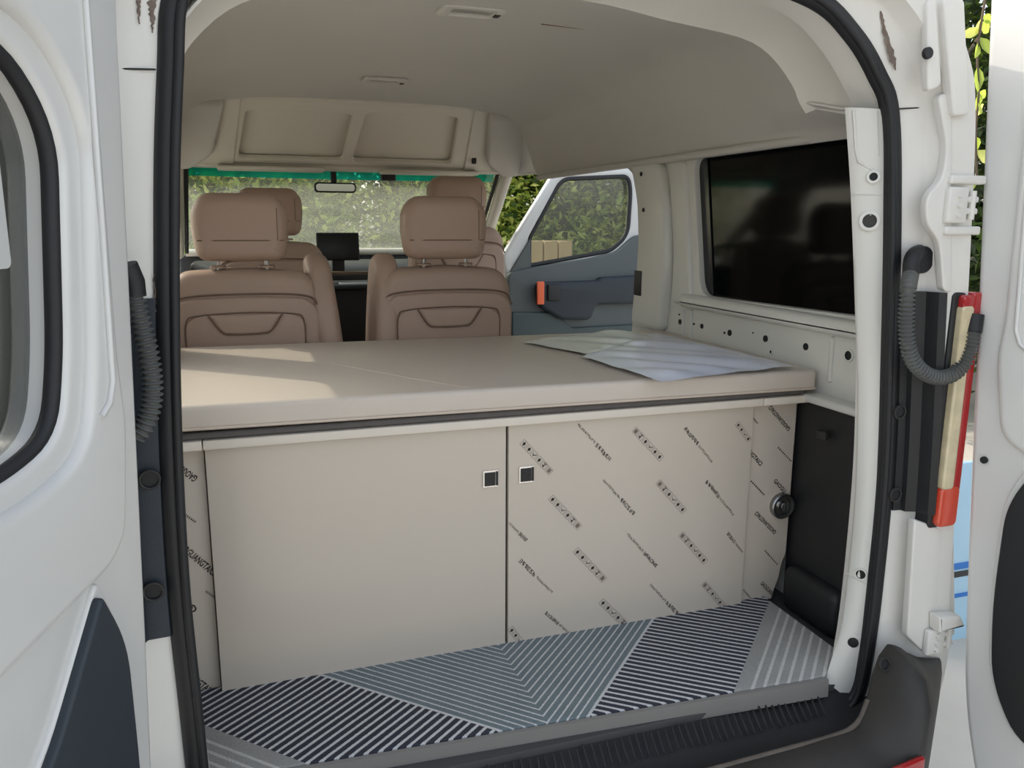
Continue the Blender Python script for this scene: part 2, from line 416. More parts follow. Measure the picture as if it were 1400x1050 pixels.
# ---- headliner
secs = {
 -.12: [(0, 1.372), (.16, 1.364), (.30, 1.346), (.46, 1.328), (.534, 1.298), (.592, 1.245), (.614, 1.212), (.65, 1.192), (.72, 1.168), (.765, 1.142)],
 .10: [(0, 1.415), (.2, 1.412), (.36, 1.402), (.52, 1.385), (.60, 1.355), (.655, 1.30), (.69, 1.25), (.725, 1.205), (.768, 1.172), (.785, 1.144)],
 .42: [(0, 1.447), (.2, 1.445), (.38, 1.440), (.56, 1.422), (.65, 1.396), (.705, 1.345), (.74, 1.28), (.765, 1.205), (.783, 1.172), (.793, 1.144)]}
for yy in (.9, 1.4, 1.92): secs[yy] = secs[.42]
def full(h, y): return [Vector((-x, y, z)) for x, z in h[::-1]] + [Vector((x, y, z)) for x, z in h[1:]]
def denseh(h): return sp2(h, 3)
ceil = loft('ceiling', [full(denseh(h), y) for y, h in sorted(secs.items())], liner, thick=.006, smooth=50)
struct(ceil, 'grey beige cloth headliner under the van roof')
# seams in the headliner
for y0 in (.53,):
    h = [(x, z-.002) for x, z in denseh(secs[.42])]
    tube('liner_seam', [Vector((x-.003, y0, z)) for x, z in h[13:24]], .0018, mat('pale seam', (196, 186, 172), .8), ceil, n=6)
tube('liner_seam', [at(740, 33, z=1.435), at(800, 40, z=1.436), at(850, 42, z=1.425)], .0014, seam_m, ceil, n=6)
# lower roll of the liner above the side windows
for sx in (1, -1):
    tube('liner_edge', [Vector((sx*.778, y, 1.152)) for y in (-.12, .1, .5, .9, 1.4, 1.9)], .012, liner, ceil, n=10)
# rear roof trim ring between headliner and opening
A = [(0, 1.374), (.16, 1.366), (.30, 1.348), (.46, 1.330), (.536, 1.300), (.594, 1.247), (.616, 1.212), (.635, 1.190)]
B = [(0, 1.384), (.20, 1.372), (.34, 1.358), (.45, 1.332), (.53, 1.283), (.588, 1.222), (.622, 1.16), (.632, 1.13)]
def shift(h, k): return [(x-(k if x > .3 else k*x/.3), z-k*.6) for x, z in h]
mid = [((a[0]+b[0])/2+.012*(a[0] > .4), (a[1]+b[1])/2+.008) for a, b in zip(A, B)]
tr = loft('trim_2', [full(denseh(shift(A, .012)), -.116), full(denseh(A), -.135), full(denseh(mid), -.225), full(denseh(B), -.33)], trim_lt, thick=.004, smooth=55)
struct(tr, 'light grey moulded trim around the rear end of the roof')
for sx in (1, -1):   # foot closing the trim towards the headliner
    loft('trim_foot', [[Vector((sx*x0, y, z0)), Vector((sx*(x0+x1)/2, y, (z0+z1)/2-.004)), Vector((sx*x1, y, z1))] for y, x0, z0, x1, z1 in ((-.33, .618, 1.168, .72, 1.16), (-.22, .628, 1.180, .745, 1.165), (-.12, .612, 1.205, .755, 1.152), (-.10, .615, 1.215, .75, 1.165))], trim_lt, tr, thick=.004)
disc('dimple', at(1166, 118, y=-.255), (-.75, -.6, -.1), .010, .004, [trim_lt, liner], tr, ring=.014)
# outer roof skin
outer = [(0, 1.49), (.25, 1.485), (.5, 1.462), (.64, 1.425), (.715, 1.36), (.757, 1.28), (.80, 1.19)]
oh = sp2(outer, 3)
roof = loft('roof', [full([(x*k, z) for x, z in oh], y) for y, k in ((-.36, .985), (-.1, 1), (1, 1), (2.2, .99))]+[full([(x*.98, 1.2+(z-1.2)*.3) for x, z in oh], 2.62)], paint, thick=.004, smooth=50)
struct(roof, 'white painted outer roof of the van')

# ---- right wall
XR = .80
def RW(off=0): return lambda a, b, t: Vector((XR+.015-off-t, a, b))
hole = roundpoly([(-.235, .748), (.545, .737), (.622, 1.146), (-.235, 1.146)], [.01, .055, .045, .01], 6)
edge = [(1.05, .0), (1.0, .3), (.985, .62), (.955, .78), (.945, .9), (.965, 1.03), (1.015, 1.115), (1.10, 1.158)]
outl = [(-.27, -.03), (2.75, -.03), (2.75, .0)] + sp2(edge, 5) + [(2.45, 1.185), (2.62, 1.185), (2.62, 1.27), (-.27, 1.27)]
wall_r = plate('wall_right', outl, RW(), paint_in, .03, .004, [hole], smooth=40)
struct(wall_r, 'white painted metal side wall on the right with plug holes')
# sill bulge, recesses and pillar relief on it
plate('pillar_cover', roundpoly([(.735, .60), (.94, .60), (.935, .66), (.915, .78), (.908, .9), (.925, 1.02), (.965, 1.11), (.99, 1.15), (.79, 1.15), (.725, 1.0), (.705, .82)], .03), RW(.025), paint_in, .05, .022, parent=wall_r)
plate('window_flange', roundpoly([(.575, .70), (.70, .70), (.70, .86), (.73, 1.02), (.76, 1.15), (.655, 1.15), (.585, .76)], .03), RW(.014), paint_in, .028, .012, parent=wall_r)
plate('window_sill', rrect(-.26, .695, .63, .738, .012), RW(.022), paint_in, .04, .018, parent=wall_r)
for y0, w_ in ((.585, .012), (.63, .006), (-.05, .012)):
    plate('rib', rrect(y0-w_/2, .58, y0+w_/2, .69, .004), RW(.016), paint_in, .012, .004, parent=wall_r)
for u, v, r, ring in ((930, 440, .0085, 0), (960, 446, .0075, 0), (998, 455, .009, 0), (1047, 463, .009, 0), (1102, 474, .009, 0), (1161, 486, .010, .016),
                      (929, 430, .003, 0), (949, 443, .0035, 0), (991, 455, .0035, 0), (1137, 498, .004, 0), (1055, 481, .0035, .008), (1030, 455, .002, 0)):
    c = at(u, v, x=XR)
    disc('plug_hole', c, (-1, 0, 0), r, .003, [paint_in, dark_hole] if ring else dark_hole, wall_r, ring=ring or None)
for u, v in ((877, 238), (880, 287)):
    disc('plug_hole', at(u, v, x=.765), (-1, 0, 0), .007, .003, dark_hole, wall_r)
c = at(872, 387, x=.764); rbox('striker_slot', (.765, c.y, c.z), (.008, .05, .085), .003, plastic_b, wall_r)
# dark side glass
win = plate('window_1', roundpoly([(-.26, .735), (.56, .722), (.64, 1.16), (-.26, 1.16)], .05), RW(-.012), black_glass, .006, 0)
struct(win, 'black tinted glass of the right rear quarter window')
plate('glass_border', roundpoly([(.50, .735), (.548, .735), (.624, 1.148), (.575, 1.148)], .01), RW(-.006), ceramic, .003, 0, parent=win)
# black lower quarter trim beside the cabinet
qt = plate('quarter_trim', roundpoly([(-.30, -.02), (.03, -.02), (.03, .53), (-.30, .53)], .02), lambda a, b, t: Vector((.785-t, a, b)), plastic_b, .03, .01, parent=wall_r)
rbox('wheel_bulge', (.768, -.10, .045), (.06, .20, .12), .028, plastic_b, wall_r, seg=5)
rbox('trim_clip', at(1124, 595, x=.755), (.012, .03, .02), .003, plastic_db, wall_r)
# ledge between wall and trim
rbox('ledge', (.785, -.12, .538), (.06, .34, .02), .006, paint_in, wall_r)
# D pillar inner strip
PL = [at(u, v, y=yy) for u, v, yy in ((1155, 147, -.31), (1163, 265, -.31), (1169, 430, -.31), (1172, 560, -.31), (1168, 690, -.31), (1158, 790, -.312), (1148, 860, -.318), (1128, 930, -.328))]
PR = [at(1210, 150, y=-.348), at(1215, 265, y=-.348), at(1214, 430, y=-.348), at(1208, 580, y=-.348), at(1200, 690, y=-.348), at(1190, 800, y=-.348), at(1180, 880, y=-.348), at(1165, 958, y=-.348)]
PLs, PRs = smoothpath(PL, 5), smoothpath(PR, 5)
def pn(a, b):
    n = Vector((b-a)).cross(Vector((0, 0, 1))).normalized()
    return n if n.dot(CAM-a) > 0 else -n
pil = loft('wall_pillar', [[a+Vector((.07, .055, 0)), a, a.lerp(b, .10)+pn(a, b)*.006, a.lerp(b, .5)+pn(a, b)*.008, a.lerp(b, .90)+pn(a, b)*.006, b, b+Vector((.012, .012, 0))] for a, b in zip(PLs, PRs)], paint_in, smooth=60)
struct(pil, 'white inner corner pillar between side window and rear opening')
def on_pillar(u, v, off=.0075):
    best = None
    d = _rt*((u-700)/FPX) - _up*((v-525)/FPX) + _fw
    for a, b in zip(PLs, PRs):
        n = pn(a, b); p = CAM+d*((a-CAM).dot(n)/d.dot(n))
        e = abs(p.z-(a.z+b.z)/2)
        if best is None or e < best[0]: best = (e, p, n)
    return best[1]+best[2]*off, best[2]
for u, v, r, ring, mm in ((1193, 242, .007, .013, dark_hole), (1188, 302, .012, .019, plastic_db), (1178, 783, .009, .013, dark_hole), (1166, 876, .011, 0, dark_hole)):
    p, n = on_pillar(u, v); disc('plug', p, n, r, .003, [paint_in, mm] if ring else mm, pil, ring=ring or None)
for (u0, v0), (u1, v1) in (((1163, 266), (1213, 267)), ((1158, 782), (1190, 800)), ((1150, 853), (1182, 872))):
    tube('panel_seam', [on_pillar(u0, v0, .005)[0], on_pillar((u0+u1)/2, (v0+v1)/2)[0], on_pillar(u1, v1, .004)[0]], .0016, liner, pil, n=6)
tube('pressed_line', [on_pillar(u, v)[0] for u, v in ((1166, 152), (1169, 205), (1173, 221), (1184, 228), (1192, 232))], .003, paint_in, pil, n=8)
tube('pressed_line', [on_pillar(u, v, .0065)[0] for u, v in ((1199, 152), (1200, 190), (1201, 214))], .0015, liner, pil, n=8)

# ---- left wall, windows let the sun in
XL = -.80
def LW(off=0): return lambda a, b, t: Vector((XL-.015+off+t, a, b))
lh1 = roundpoly([(-.22, .745), (.524, .737), (.55, 1.14), (-.22, 1.14)], [.02, .05, .05, .02], 5)
lh2 = roundpoly([(.775, .745), (1.55, .737), (1.55, 1.14), (.80, 1.14)], .05, 5)
lh3 = roundpoly([(1.68, .74), (2.45, .78), (2.15, 1.14), (1.68, 1.14)], .04, 5)
wall_l = plate('wall_left', [(-.27, -.03), (2.75, -.03), (2.75, .75), (2.55, 1.0), (2.45, 1.27), (-.27, 1.27)], LW(), paint_in, .03, .004, [lh1, lh2, lh3])
struct(wall_l, 'white painted side wall on the left with three windows')
for k, h in enumerate((lh1, lh2, lh3)):
    cx = sum(p[0] for p in h)/len(h); cz = sum(p[1] for p in h)/len(h)
    g = plate('window_%d' % (2+k), [(cx+(p[0]-cx)*1.04, cz+(p[1]-cz)*1.04) for p in h], LW(-.004), clear, .004, 0)
    struct(g, ('clear left rear quarter window', 'clear left middle side window', 'clear left front side window')[k])
plate('pillar_cover', rrect(.58, .63, .76, 1.15, .02), LW(.03), paint_in, .05, .02, parent=wall_l)
plate('pillar_cover', rrect(1.56, .3, 1.67, 1.15, .02), LW(.03), header_m, .05, .02, parent=wall_l)
plate('quarter_trim', roundpoly([(-.30, -.02), (.03, -.02), (.03, .53), (-.30, .53)], .02), lambda a, b, t: Vector((-.785+t, a, b)), plastic_b, .03, .01, parent=wall_l)
PLm = [Vector((-.745, -.2, z)) for z in (1.18, .9, .55, .2, -.02)]; PRm = [Vector((x, -.34, z)) for x, z in ((-.60, 1.16), (-.625, .9), (-.655, .55), (-.665, .2), (-.65, -.05))]
loft('corner_pillar', [[a, a.lerp(b, .5)+Vector((.008, -.008, 0)), b] for a, b in zip(smoothpath(PLm, 3), smoothpath(PRm, 3))], paint_in, wall_l, smooth=60, thick=.003)
# seat belt beside the left wall
belt = empty('seat_belt', (-.735, 1.02, .5)); tag(belt, 'black seat belt hanging beside the left seat headrest', 'seat belt')
tube('strap', [Vector((-.735, 1.02, z)) for z in (.5, .7, .85, .98)], .012, plastic_b, belt, n=6)
rbox('guide', (-.738, 1.0, 1.0), (.03, .05, .11), .01, plastic_b, belt)

# ---- front of the cab
hd = empty('wall_front', (0, 2.3, 1.2)); struct(hd, 'cream front roof header and cowl around the windshield')
HA, HB = Vector((0, 1.90, 1.447)), Vector((0, 2.24, 1.215)); hdv = (HB-HA); hl = hdv.length; hdv.normalize(); hn = Vector((0, -hdv.z, hdv.y))*-1
if hn.y > 0: hn = -hn
def HP(a, b, t): return Vector((a, 0, 0))+HA+hdv*b+hn*t
ho = [(-.78, -.01), (.78, -.01), (.78, hl), (-.78, hl)]
h1 = roundpoly([(-.46, .075), (-.035, .075), (-.055, hl-.03), (-.50, hl-.03)], .03); h2 = roundpoly([(.02, .06), (.42, .06), (.45, hl-.03), (-.01, hl-.03)], .03)
plate('header', ho, HP, header_m, .03, .008, [h1, h2], parent=hd)
plate('header_back', [(-.78, 0), (.78, 0), (.78, hl), (-.78, hl)], lambda a, b, t: HP(a, b, t-.024), header_m, .01, 0, parent=hd)
for sx in (-1, 1):
    plate('corner_post', roundpoly([(.54, -.005), (.78, -.005), (.78, hl), (.70, hl), (.60, hl*.75)], .03), lambda a, b, t, s=sx: HP(a*s, b, t+.03) if s > 0 else HP(a*s, b, t+.03), liner, .07, .02, parent=hd)
    plate('edge_trim', roundpoly([(.475, -.005), (.54, -.005), (.62, hl*.8), (.66, hl), (.52, hl)], .01), lambda a, b, t, s=sx: HP(a*s, b, t+.014), header_m, .02, .007, parent=hd)
c = at(649, 216, y=2.2); rbox('hook', HP(.55, hl*.8, .03), (.022, .02, .03), .006, plastic_b, hd)
tube('edge_bead', [HP(x, -.012, .02) for x in (-.50, -.2, .2, .52)], .012, header_m, hd)
# visor strip
rbox('visor_rail', (0, 2.32, 1.198), (1.5, .17, .024), .01, header_m, hd)
for sx in (-1, 1):
    v = tag(rbox('sun_visor', (sx*.36, 2.26, 1.183), (.46, .13, .018), .008, header_m), 'folded cream sun visor above the %s seat' % ('driver side' if sx < 0 else 'passenger side'), 'sun visor', 'sun visors')
# cowl, firewall
rbox('cowl', (0, 3.04, .38), (1.64, .10, .80), .02, plastic_b, hd)
tube('cowl_lip', [Vector((x, 2.99, .79)) for x in (-.78, -.3, .3, .78)], .02, header_m, hd)
WT, WB = (2.38, 1.205), (3.02, .795)
def ws(x, f): return Vector((x*(1+.08*f), WT[0]+(WB[0]-WT[0])*f-.10*(x/.78)**2, WT[1]+(WB[1]-WT[1])*f))
def wspatch(name, x0, x1, f0, f1, m, parent=None):
    bm = bmesh.new(); n1, n2 = 14, 6
    V = [[bm.verts.new(ws(x0+(x1-x0)*i/n1, f0+(f1-f0)*j/n2)) for i in range(n1+1)] for j in range(n2+1)]
    for j in range(n2):
        for i in range(n1): bm.faces.new((V[j][i], V[j][i+1], V[j+1][i+1], V[j+1][i]))
    return from_bm(name, bm, m, parent)
wsd = wspatch('window_5', -.75, .75, .0, 1.0, shield); struct(wsd, 'dusty front windshield with reflection haze painted in')
# sun band sits just inside
def ws_in(o, d):
    for v in o.data.vertices: v.co += Vector((0, -d*.5, -d*.86))
tb = wspatch('sun_band', -.72, .70, .0, .115, teal, wsd); ws_in(tb, .006)
for sx in (-1, 1):
    tube('a_pillar', [ws(sx*.755, f)+Vector((0, -.02, 0)) for f in (-.02, .2, .5, .8, 1.02)], .032, header_m, hd, n=10)
    tube('pillar_seal', [ws(sx*.715, f)+Vector((0, -.012, 0)) for f in (0, .3, .6, 1)], .010, plastic_b, hd, n=8)

# ================================================================ REAR DOORS
def rear_door(name, h, ang, left, label):
    e = Vector((math.cos(R(ang)), math.sin(R(ang)), 0)); n = Vector((e.y, -e.x, 0))
    if n.dot(CAM-Vector((h[0], h[1], 0))) < 0: n = -n
    def D(off=0): return lambda a, b, t: Vector((h[0], h[1], 0))+e*a+n*(t+off)+Vector((0, 0, b))
    root = empty(name, (h[0]+e.x*.36, h[1]+e.y*.36, -.3)); struct(root, label)
    lean = lambda z: .062-.073*z
    out_ = roundpoly([(lean(1.52), 1.52), (lean(.9), .9), (lean(.3), .3), (lean(.0)+.005, -.02), (.15, -.33), (.74, -.33), (.74, 1.52)], [.1, .2, .2, .1, .12, .05, .1], 6)
    hole = roundpoly([(.140, .80), (.110, 1.05), (.18, 1.135), (.64, 1.145), (.64, .675), (.25, .685), (.165, .71)], [.09, .07, .07, .06, .06, .06, .05], 6)
    plate('outer_skin', [(a+(.012 if a > .3 else -.014), b) for a, b in out_], D(-.065), paint, .012, .005, [hole], parent=root)
    plate('inner_frame', out_, D(-.02), paint, .075, .012, [hole], parent=root)
    hb = [(.375+(a-.375)*1.12, .91+(b-.91)*1.12) for a, b in hole]
    plate('window_surround', roundpoly([(.042, 1.44), (.058, .78), (.052, .70), (.075, .56), (.11, .53), (.16, .52), (.70, .42), (.70, 1.44)], [.05, .03, .03, .04, .05, .06, .05, .05], 6), D(.016), paint, .03, .014, [hb], parent=root, res=5)
    tp = roundpoly([(.147, .510), (.106, .425), (.104, .22), (.120, .06), (.180, -.045), (.62, -.07), (.62, .14), (.46, .22), (.262, .358)], [.012, .06, .08, .06, .05, .05, .05, .1, .06], 6)
    plate('trim_panel', tp, D(.028), plastic_n if left else plastic_b, .016, .005, parent=root)
    plate('panel_rim', [(.30+(a-.30)*1.05, .15+(b-.15)*1.04) for a, b in tp], D(.018), paint, .012, .005, parent=root)
    tube('window_gasket', [D(.002)(a, b, 0) for a, b in hole], .010, rubber, root, closed=True, n=8)
    plate('pane', [(.375+(a-.375)*1.02, .91+(b-.91)*1.02) for a, b in hole], D(-.03), privacy, .004, 0, parent=root)
    tube('press_line', [D(.033)(a, b, 0) for a, b in ((.062, 1.36), (.076, .95), (.084, .76), (.094, .735), (.112, .722))], .004, paint, root, n=8)
    if left:
        plate('window_pale_patch', rrect(.160, .90, .215, 1.02, .008), D(-.024), mat('pale patch', (196, 198, 194), .5), .001, 0, parent=root)  # pale rounded rectangle just inside the pane
    if not left: disc('plug', D(.019)(.052, .50, 0), n, .007, .004, dark_hole, root)
    return root, D
dl, DL = rear_door('door_1', (-.68, -.44), -115, True, 'open white left rear door with rubber edged window and dark lower panel')
dr, DR = rear_door('door_2', (.835, -.405), -72, False, 'open white right rear door with black lower panel')
# hinges on the right door
for k, (u0, u1, v0, v1) in enumerate(((1300, 1342, 240, 320), (1270, 1318, 852, 895))):
    a, b = at(u0, v0, y=-.415), at(u1, v1, y=-.415)
    zm, hh = (a.z+b.z)/2, a.z-b.z
    hg = rbox('hinge_plate', (a.x+.022, -.412, zm), (.046, .014, hh*.62), .004, primer, dr)
    for f in (-.17, 0, .17): disc('bolt', (a.x+.022, -.419, zm+hh*f), (0, -1, 0), .0055, .005, primer, hg, n=6)
    for f in ((-.44, .44, -.1, .1) if k == 0 else (-.12, .12)):
        big = abs(f) > .3
        rbox('hinge_arm', (a.x+.045, -.405, zm+hh*f), (.085 if big else .06, .022, .016 if big else .012), .004, primer, hg)
    tube('hinge_pin', [Vector((a.x+.062, -.412, zm-hh*.25)), Vector((a.x+.062, -.412, zm+hh*.25))], .006, primer, hg)

# ---- right front door, swung open
FY = 2.55
fd = empty('door_3', at(780, 470, y=FY)); struct(fd, 'open front passenger door with white frame and grey door card')
def FP(off=0): return lambda a, b, t: Vector((a, FY-t-off, b))
def fpx(l): return [(p.x, p.z) for p in (at(u, v, y=FY) for u, v in l)]
fo = fpx([(684, 350), (693, 395), (880, 395), (884, 300), (878, 246), (862, 228), (848, 226), (757, 232)])
fh = roundpoly(fpx([(722, 326), (722, 363), (832, 343), (856, 322), (860, 262), (857, 241), (766, 245)]), [.02, .005, .04, .12, .06, .04, .05])
plate('window_frame', roundpoly(fo, [.02, 0, 0, .05, .1, .06, .03, .06]), FP(), paint, .05, .02, [fh], parent=fd)
tube('window_seal', [Vector((a, FY-.018, b)) for a, b in fh], .012, plastic_b, fd, closed=True, n=8)
plate('pane', [(a, b) for a, b in fh], FP(-.01), smoke, .004, 0, parent=fd)
lo = fpx([(690, 372), (722, 365), (800, 353), (838, 344), (862, 322), (884, 320), (884, 520), (690, 520)])
plate('door_card', roundpoly(lo, .03), FP(.03), plastic_g, .05, .015, parent=fd)
plate('mirror_corner', fpx([(722, 326), (723, 365), (694, 372)]), FP(.03), plastic_g, .02, .005, parent=fd)
ar = plate('arm_rest', roundpoly(fpx([(726, 385), (808, 382), (812, 378), (884, 374), (875, 412), (804, 414), (797, 435), (757, 434), (728, 416)]), .03), FP(.075), plastic_n, .08, .02, parent=fd)
rbox('pull_cup', at(757, 400, y=FY-.12), (.075, .02, .09), .008, plastic_b, ar)
plate('card_recess', roundpoly(fpx([(694, 425), (752, 425), (775, 446), (884, 440), (884, 500), (694, 500)]), .02), FP(.06), mat('darker card', (70, 80, 80), .6), .03, .01, parent=fd)
a, b = at(735, 385, y=FY-.125), at(743, 416, y=FY-.125)
tag(rbox('pull_strap', ((a.x+b.x)/2, FY-.125, (a.z+b.z)/2), (b.x-a.x+.004, .016, a.z-b.z), .004, orange), 'orange strap on the armrest of the open front door', 'strap')

# ================================================================ SILL, MAT, BUMPER
zt = .012
mo = roundpoly([(-.70, -.272), (.60, -.342), (.700, -.262), (.706, .02), (-.70, .02)], [.01, .015, .01, 0, 0])
fm = plate('floor_mat', mo, lambda a, b, t: Vector((a, b, t-.005)), mat_pattern(), .03, .003, center=False)
tag(fm, 'striped woven mat with navy, teal and grey chevrons before the cabinet', 'mat')
edge_g = mat('grey mat edging', (128, 126, 122), .5, var=.06)
ed = loft('edging', [[Vector((x, y-.004, .0095)), Vector((x, y-.012, .008)), Vector((x, y-.014, -.03)), Vector((x, y, -.03))] for x, y in ((-.70, -.272), (-.05, -.307), (.60, -.342))], edge_g, fm, closed=True, caps=True)
sill = loft('trim_3', [[Vector((x, -.27, -.02)), Vector((x, -.335, -.026)), Vector((x, -.365, -.055)), Vector((x, -.405, -.075)), Vector((x, -.44, -.08)), Vector((x, -.455, -.10)), Vector((x, -.455, -.2)), Vector((x, -.27, -.2))] for x in (-.72, -.4, 0, .4, .62)] +
            [[Vector((.70, -.27, -.02)), Vector((.70, -.335, -.026)), Vector((.70, -.365, -.05)), Vector((.70, -.405, -.065)), Vector((.70, -.43, -.07)), Vector((.70, -.44, -.10)), Vector((.70, -.44, -.2)), Vector((.70, -.27, -.2))]], plastic_b, closed=True, caps=True)
struct(sill, 'black ribbed plastic loading sill')
proto = None
for k in range(64):
    x = -.42+k*.0158
    yy = -.362
    if proto is None:
        proto = rbox('rib', (x, yy, -.038), (.0045, .045, .003), .0012, plastic_b, sill, rot=Matrix.Rotation(R(42), 3, 'X'), seg=1)
    else:
        o = proto.copy(); COL.objects.link(o); o.location = Vector((x, yy-.0003*random.random()*20, -.038-.004*random.random()))
        o.rotation_euler.z = R(random.uniform(-4, 4))

bump = empty('bumper', (0, -.5, -.45)); tag(bump, 'scuffed black plastic rear bumper under the opening', 'bumper')
def tab(t, a):
    for (x0, v0), (x1, v1) in zip(t[:-1], t[1:]):
        if a <= x1: k = max(0, (a-x0)/(x1-x0)); return v0+(v1-v0)*k
    return t[-1][1]
T_R = [(0, -.575), (.58, -.572), (.64, -.56), (.69, -.535), (.744, -.498), (.79, -.462), (.838, -.424)]
T_I = [(0, -.455), (.58, -.452), (.63, -.430), (.66, -.410), (.84, -.408)]
T_Z = [(0, -.055), (.5, -.042), (.59, -.034), (.625, -.005), (.65, .045), (.67, .085), (.69, .108), (.715, .098), (.745, .075), (.78, .058), (.84, .045)]
xs = [-.838, -.81, -.77, -.735, -.71, -.69, -.66, -.62, -.5, -.25, 0, .25, .45, .56, .59, .61, .63, .65, .67, .69, .705, .72, .74, .77, .80, .82, .838]
def bs(x):
    a = abs(x); yr_, yi, z = tab(T_R, a), tab(T_I, a), tab(T_Z, a); L_ = lambda f: yi+(yr_-yi)*f
    P_ = [(yi, z-.06), (yi, z-.004), (L_(.06), z), (L_(.4), z-.006), (L_(.8), z-.03), (yr_, z-.08), (yr_-.004, -.24), (yr_+.01, -.36), (min(yi-.002, yr_+.03), -.46), (yi, -.46)]
    return [Vector((x*(1-.03*max(0, z-zz)/.4), y, zz)) for y, zz in P_]
loft('shell', [bs(x) for x in xs], plastic_db, bump, closed=True, caps=True, smooth=50)
tube('scuffed_rim', smoothpath([(x, tab(T_I, x)-.004, tab(T_Z, x)-.0015) for x in (.0, .2, .4, .5, .56, .60, .63)], 5), .0055, mat('scuffed plastic edge', (120, 110, 100), .8, col2=(66, 62, 58), vscale=30), bump, n=8)
rbox('reflector', (.607, -.569, -.058), (.085, .012, .040), .005, lens_r, bump, rot=Matrix.Rotation(R(8), 3, 'Z'))
disc('clip', at(1208, 908, y=-.437), (0, -1, .3), .010, .004, [plastic_db, plastic_b], bump, ring=.014)

# tail lamp
tl = empty('tail_lamp', (.885, -.36, .40)); tag(tl, 'tall red and amber tail lamp on the right rear corner', 'tail lamp')
def lampseg(name, x0, x1, z0, z1, m, y0=-.40, y1=-.30): 
    return plate(name, rrect(x0, z0, x1, z1, min(.012, (x1-x0)*.3, (z1-z0)*.3)), lambda a, b, t: Vector((a, (y0+y1)/2-t, b)), m, y1-y0, .005, parent=tl)
lampseg('housing', .765, .80, .345, .825, plastic_b, -.409, -.30)
lampseg('clear_lens', .776, .806, .43, .80, lens_y, -.424)
lampseg('red_lens', .804, .828, .42, .825, lens_r, -.420)
lampseg('lower_lens', .776, .826, .350, .435, mat('orange red lens', (205, 70, 45), .15, coat=.8), -.422)
lampseg('upper_lens', .778, .805, .79, .82, lens_r, -.422)

# ================================================================ CABINET AND BED
cab = empty('storage_cabinet', (0, .3, 0)); tag(cab, 'beige two-door storage cabinet under the bed, film printed on right half', 'cabinet')
rbox('carcass', (0, .37, .262), (1.36, .66, .50), .002, plastic_b, cab)
def CP(y): return lambda a, b, t: Vector((a, y-t, b))
d1 = plate('door', roundpoly([(-.613, .008), (-.0028, .008), (-.0028, .5215), (-.613, .5215)], .002, 2), CP(.009), film, .018, .0015, parent=cab); d1['label'] = 'plain beige cabinet door'
d2 = plate('door', roundpoly([(.0028, .008), (.626, .008), (.626, .5235), (.0028, .5235)], .002, 2), CP(.009), film, .018, .0015, parent=cab); d2['label'] = 'beige cabinet door with printed protective film'
sl_ = plate('side_panel', [(-.755, .0), (-.6155, .0), (-.6155, .524), (-.755, .524)], CP(.030), film, .018, .001, parent=cab)
sr_ = plate('side_panel', roundpoly([(.6285, .0), (.728, .0), (.735, .03), (.745, .055), (.752, .10), (.762, .12), (.762, .526), (.6285, .526)], [0, .005, .01, .02, .02, .01, 0, 0]), CP(.024), film, .018, .001, parent=cab)
tube('gap_shadow_strip', [Vector((0, .012, .01)), Vector((0, .012, .52))], .0026, plastic_b, cab, n=6)

def latch(c, parent):
    bm = bmesh.new()
    def bx(x0, x1, z0, z1, y0, y1, mi):
        v = [bm.verts.new((c.x+x, y, c.z+z)) for x in (x0, x1) for y in (y0, y1) for z in (z0, z1)]
        for q in ((0, 1, 3, 2), (4, 6, 7, 5), (0, 4, 5, 1), (2, 3, 7, 6), (0, 2, 6, 4), (1, 5, 7, 3)):
            f = bm.faces.new([v[i] for i in q]); f.material_index = mi
    s = .0165
    bx(-s, s, -s-.002, s+.002, -.004, .002, 0)
    bx(-s+.003, s-.006, -s+.001, s-.002, -.0055, -.0035, 1)
    bx(s-.0045, s, -s+.001, s-.001, -.0065, -.0035, 1)
    n = 20
    for r0, r1, y, mi in ((.0078, .0088, -.0062, 2),):
        A = [[bm.verts.new((c.x-.002+r*math.cos(2*math.pi*k/n), yy, c.z+r*math.sin(2*math.pi*k/n))) for k in range(n)] for r, yy in ((r1, -.005), (r1, y), (r0, y), (r0, -.005))]
        for a, b in zip(A[:-1], A[1:]):
            for k in range(n):
                f = bm.faces.new((a[k], a[(k+1) % n], b[(k+1) % n], b[k])); f.material_index = mi
    return from_bm('push_latch', bm, [chrome, plastic_b, plastic_db], parent, 30)
latch(at(670, 654, y=0), d1); latch(at(719, 648, y=0), d2)
# round lock at the panel's edge
lk = at(1068, 691, y=.012)
lock = disc('lock_rosette', (lk.x, .013, lk.z), (0, -1, 0), .022, .010, [steel, steel], cab, ring=.033, n=28); lock['label'] = 'round steel lock rosette'
disc('lock_core', (lk.x+.002, .012, lk.z), (0, -1, 0), .012, .014, chrome, lock)
rbox('lock_slot', (lk.x+.002, -.003, lk.z), (.004, .004, .020), .001, plastic_b, lock)

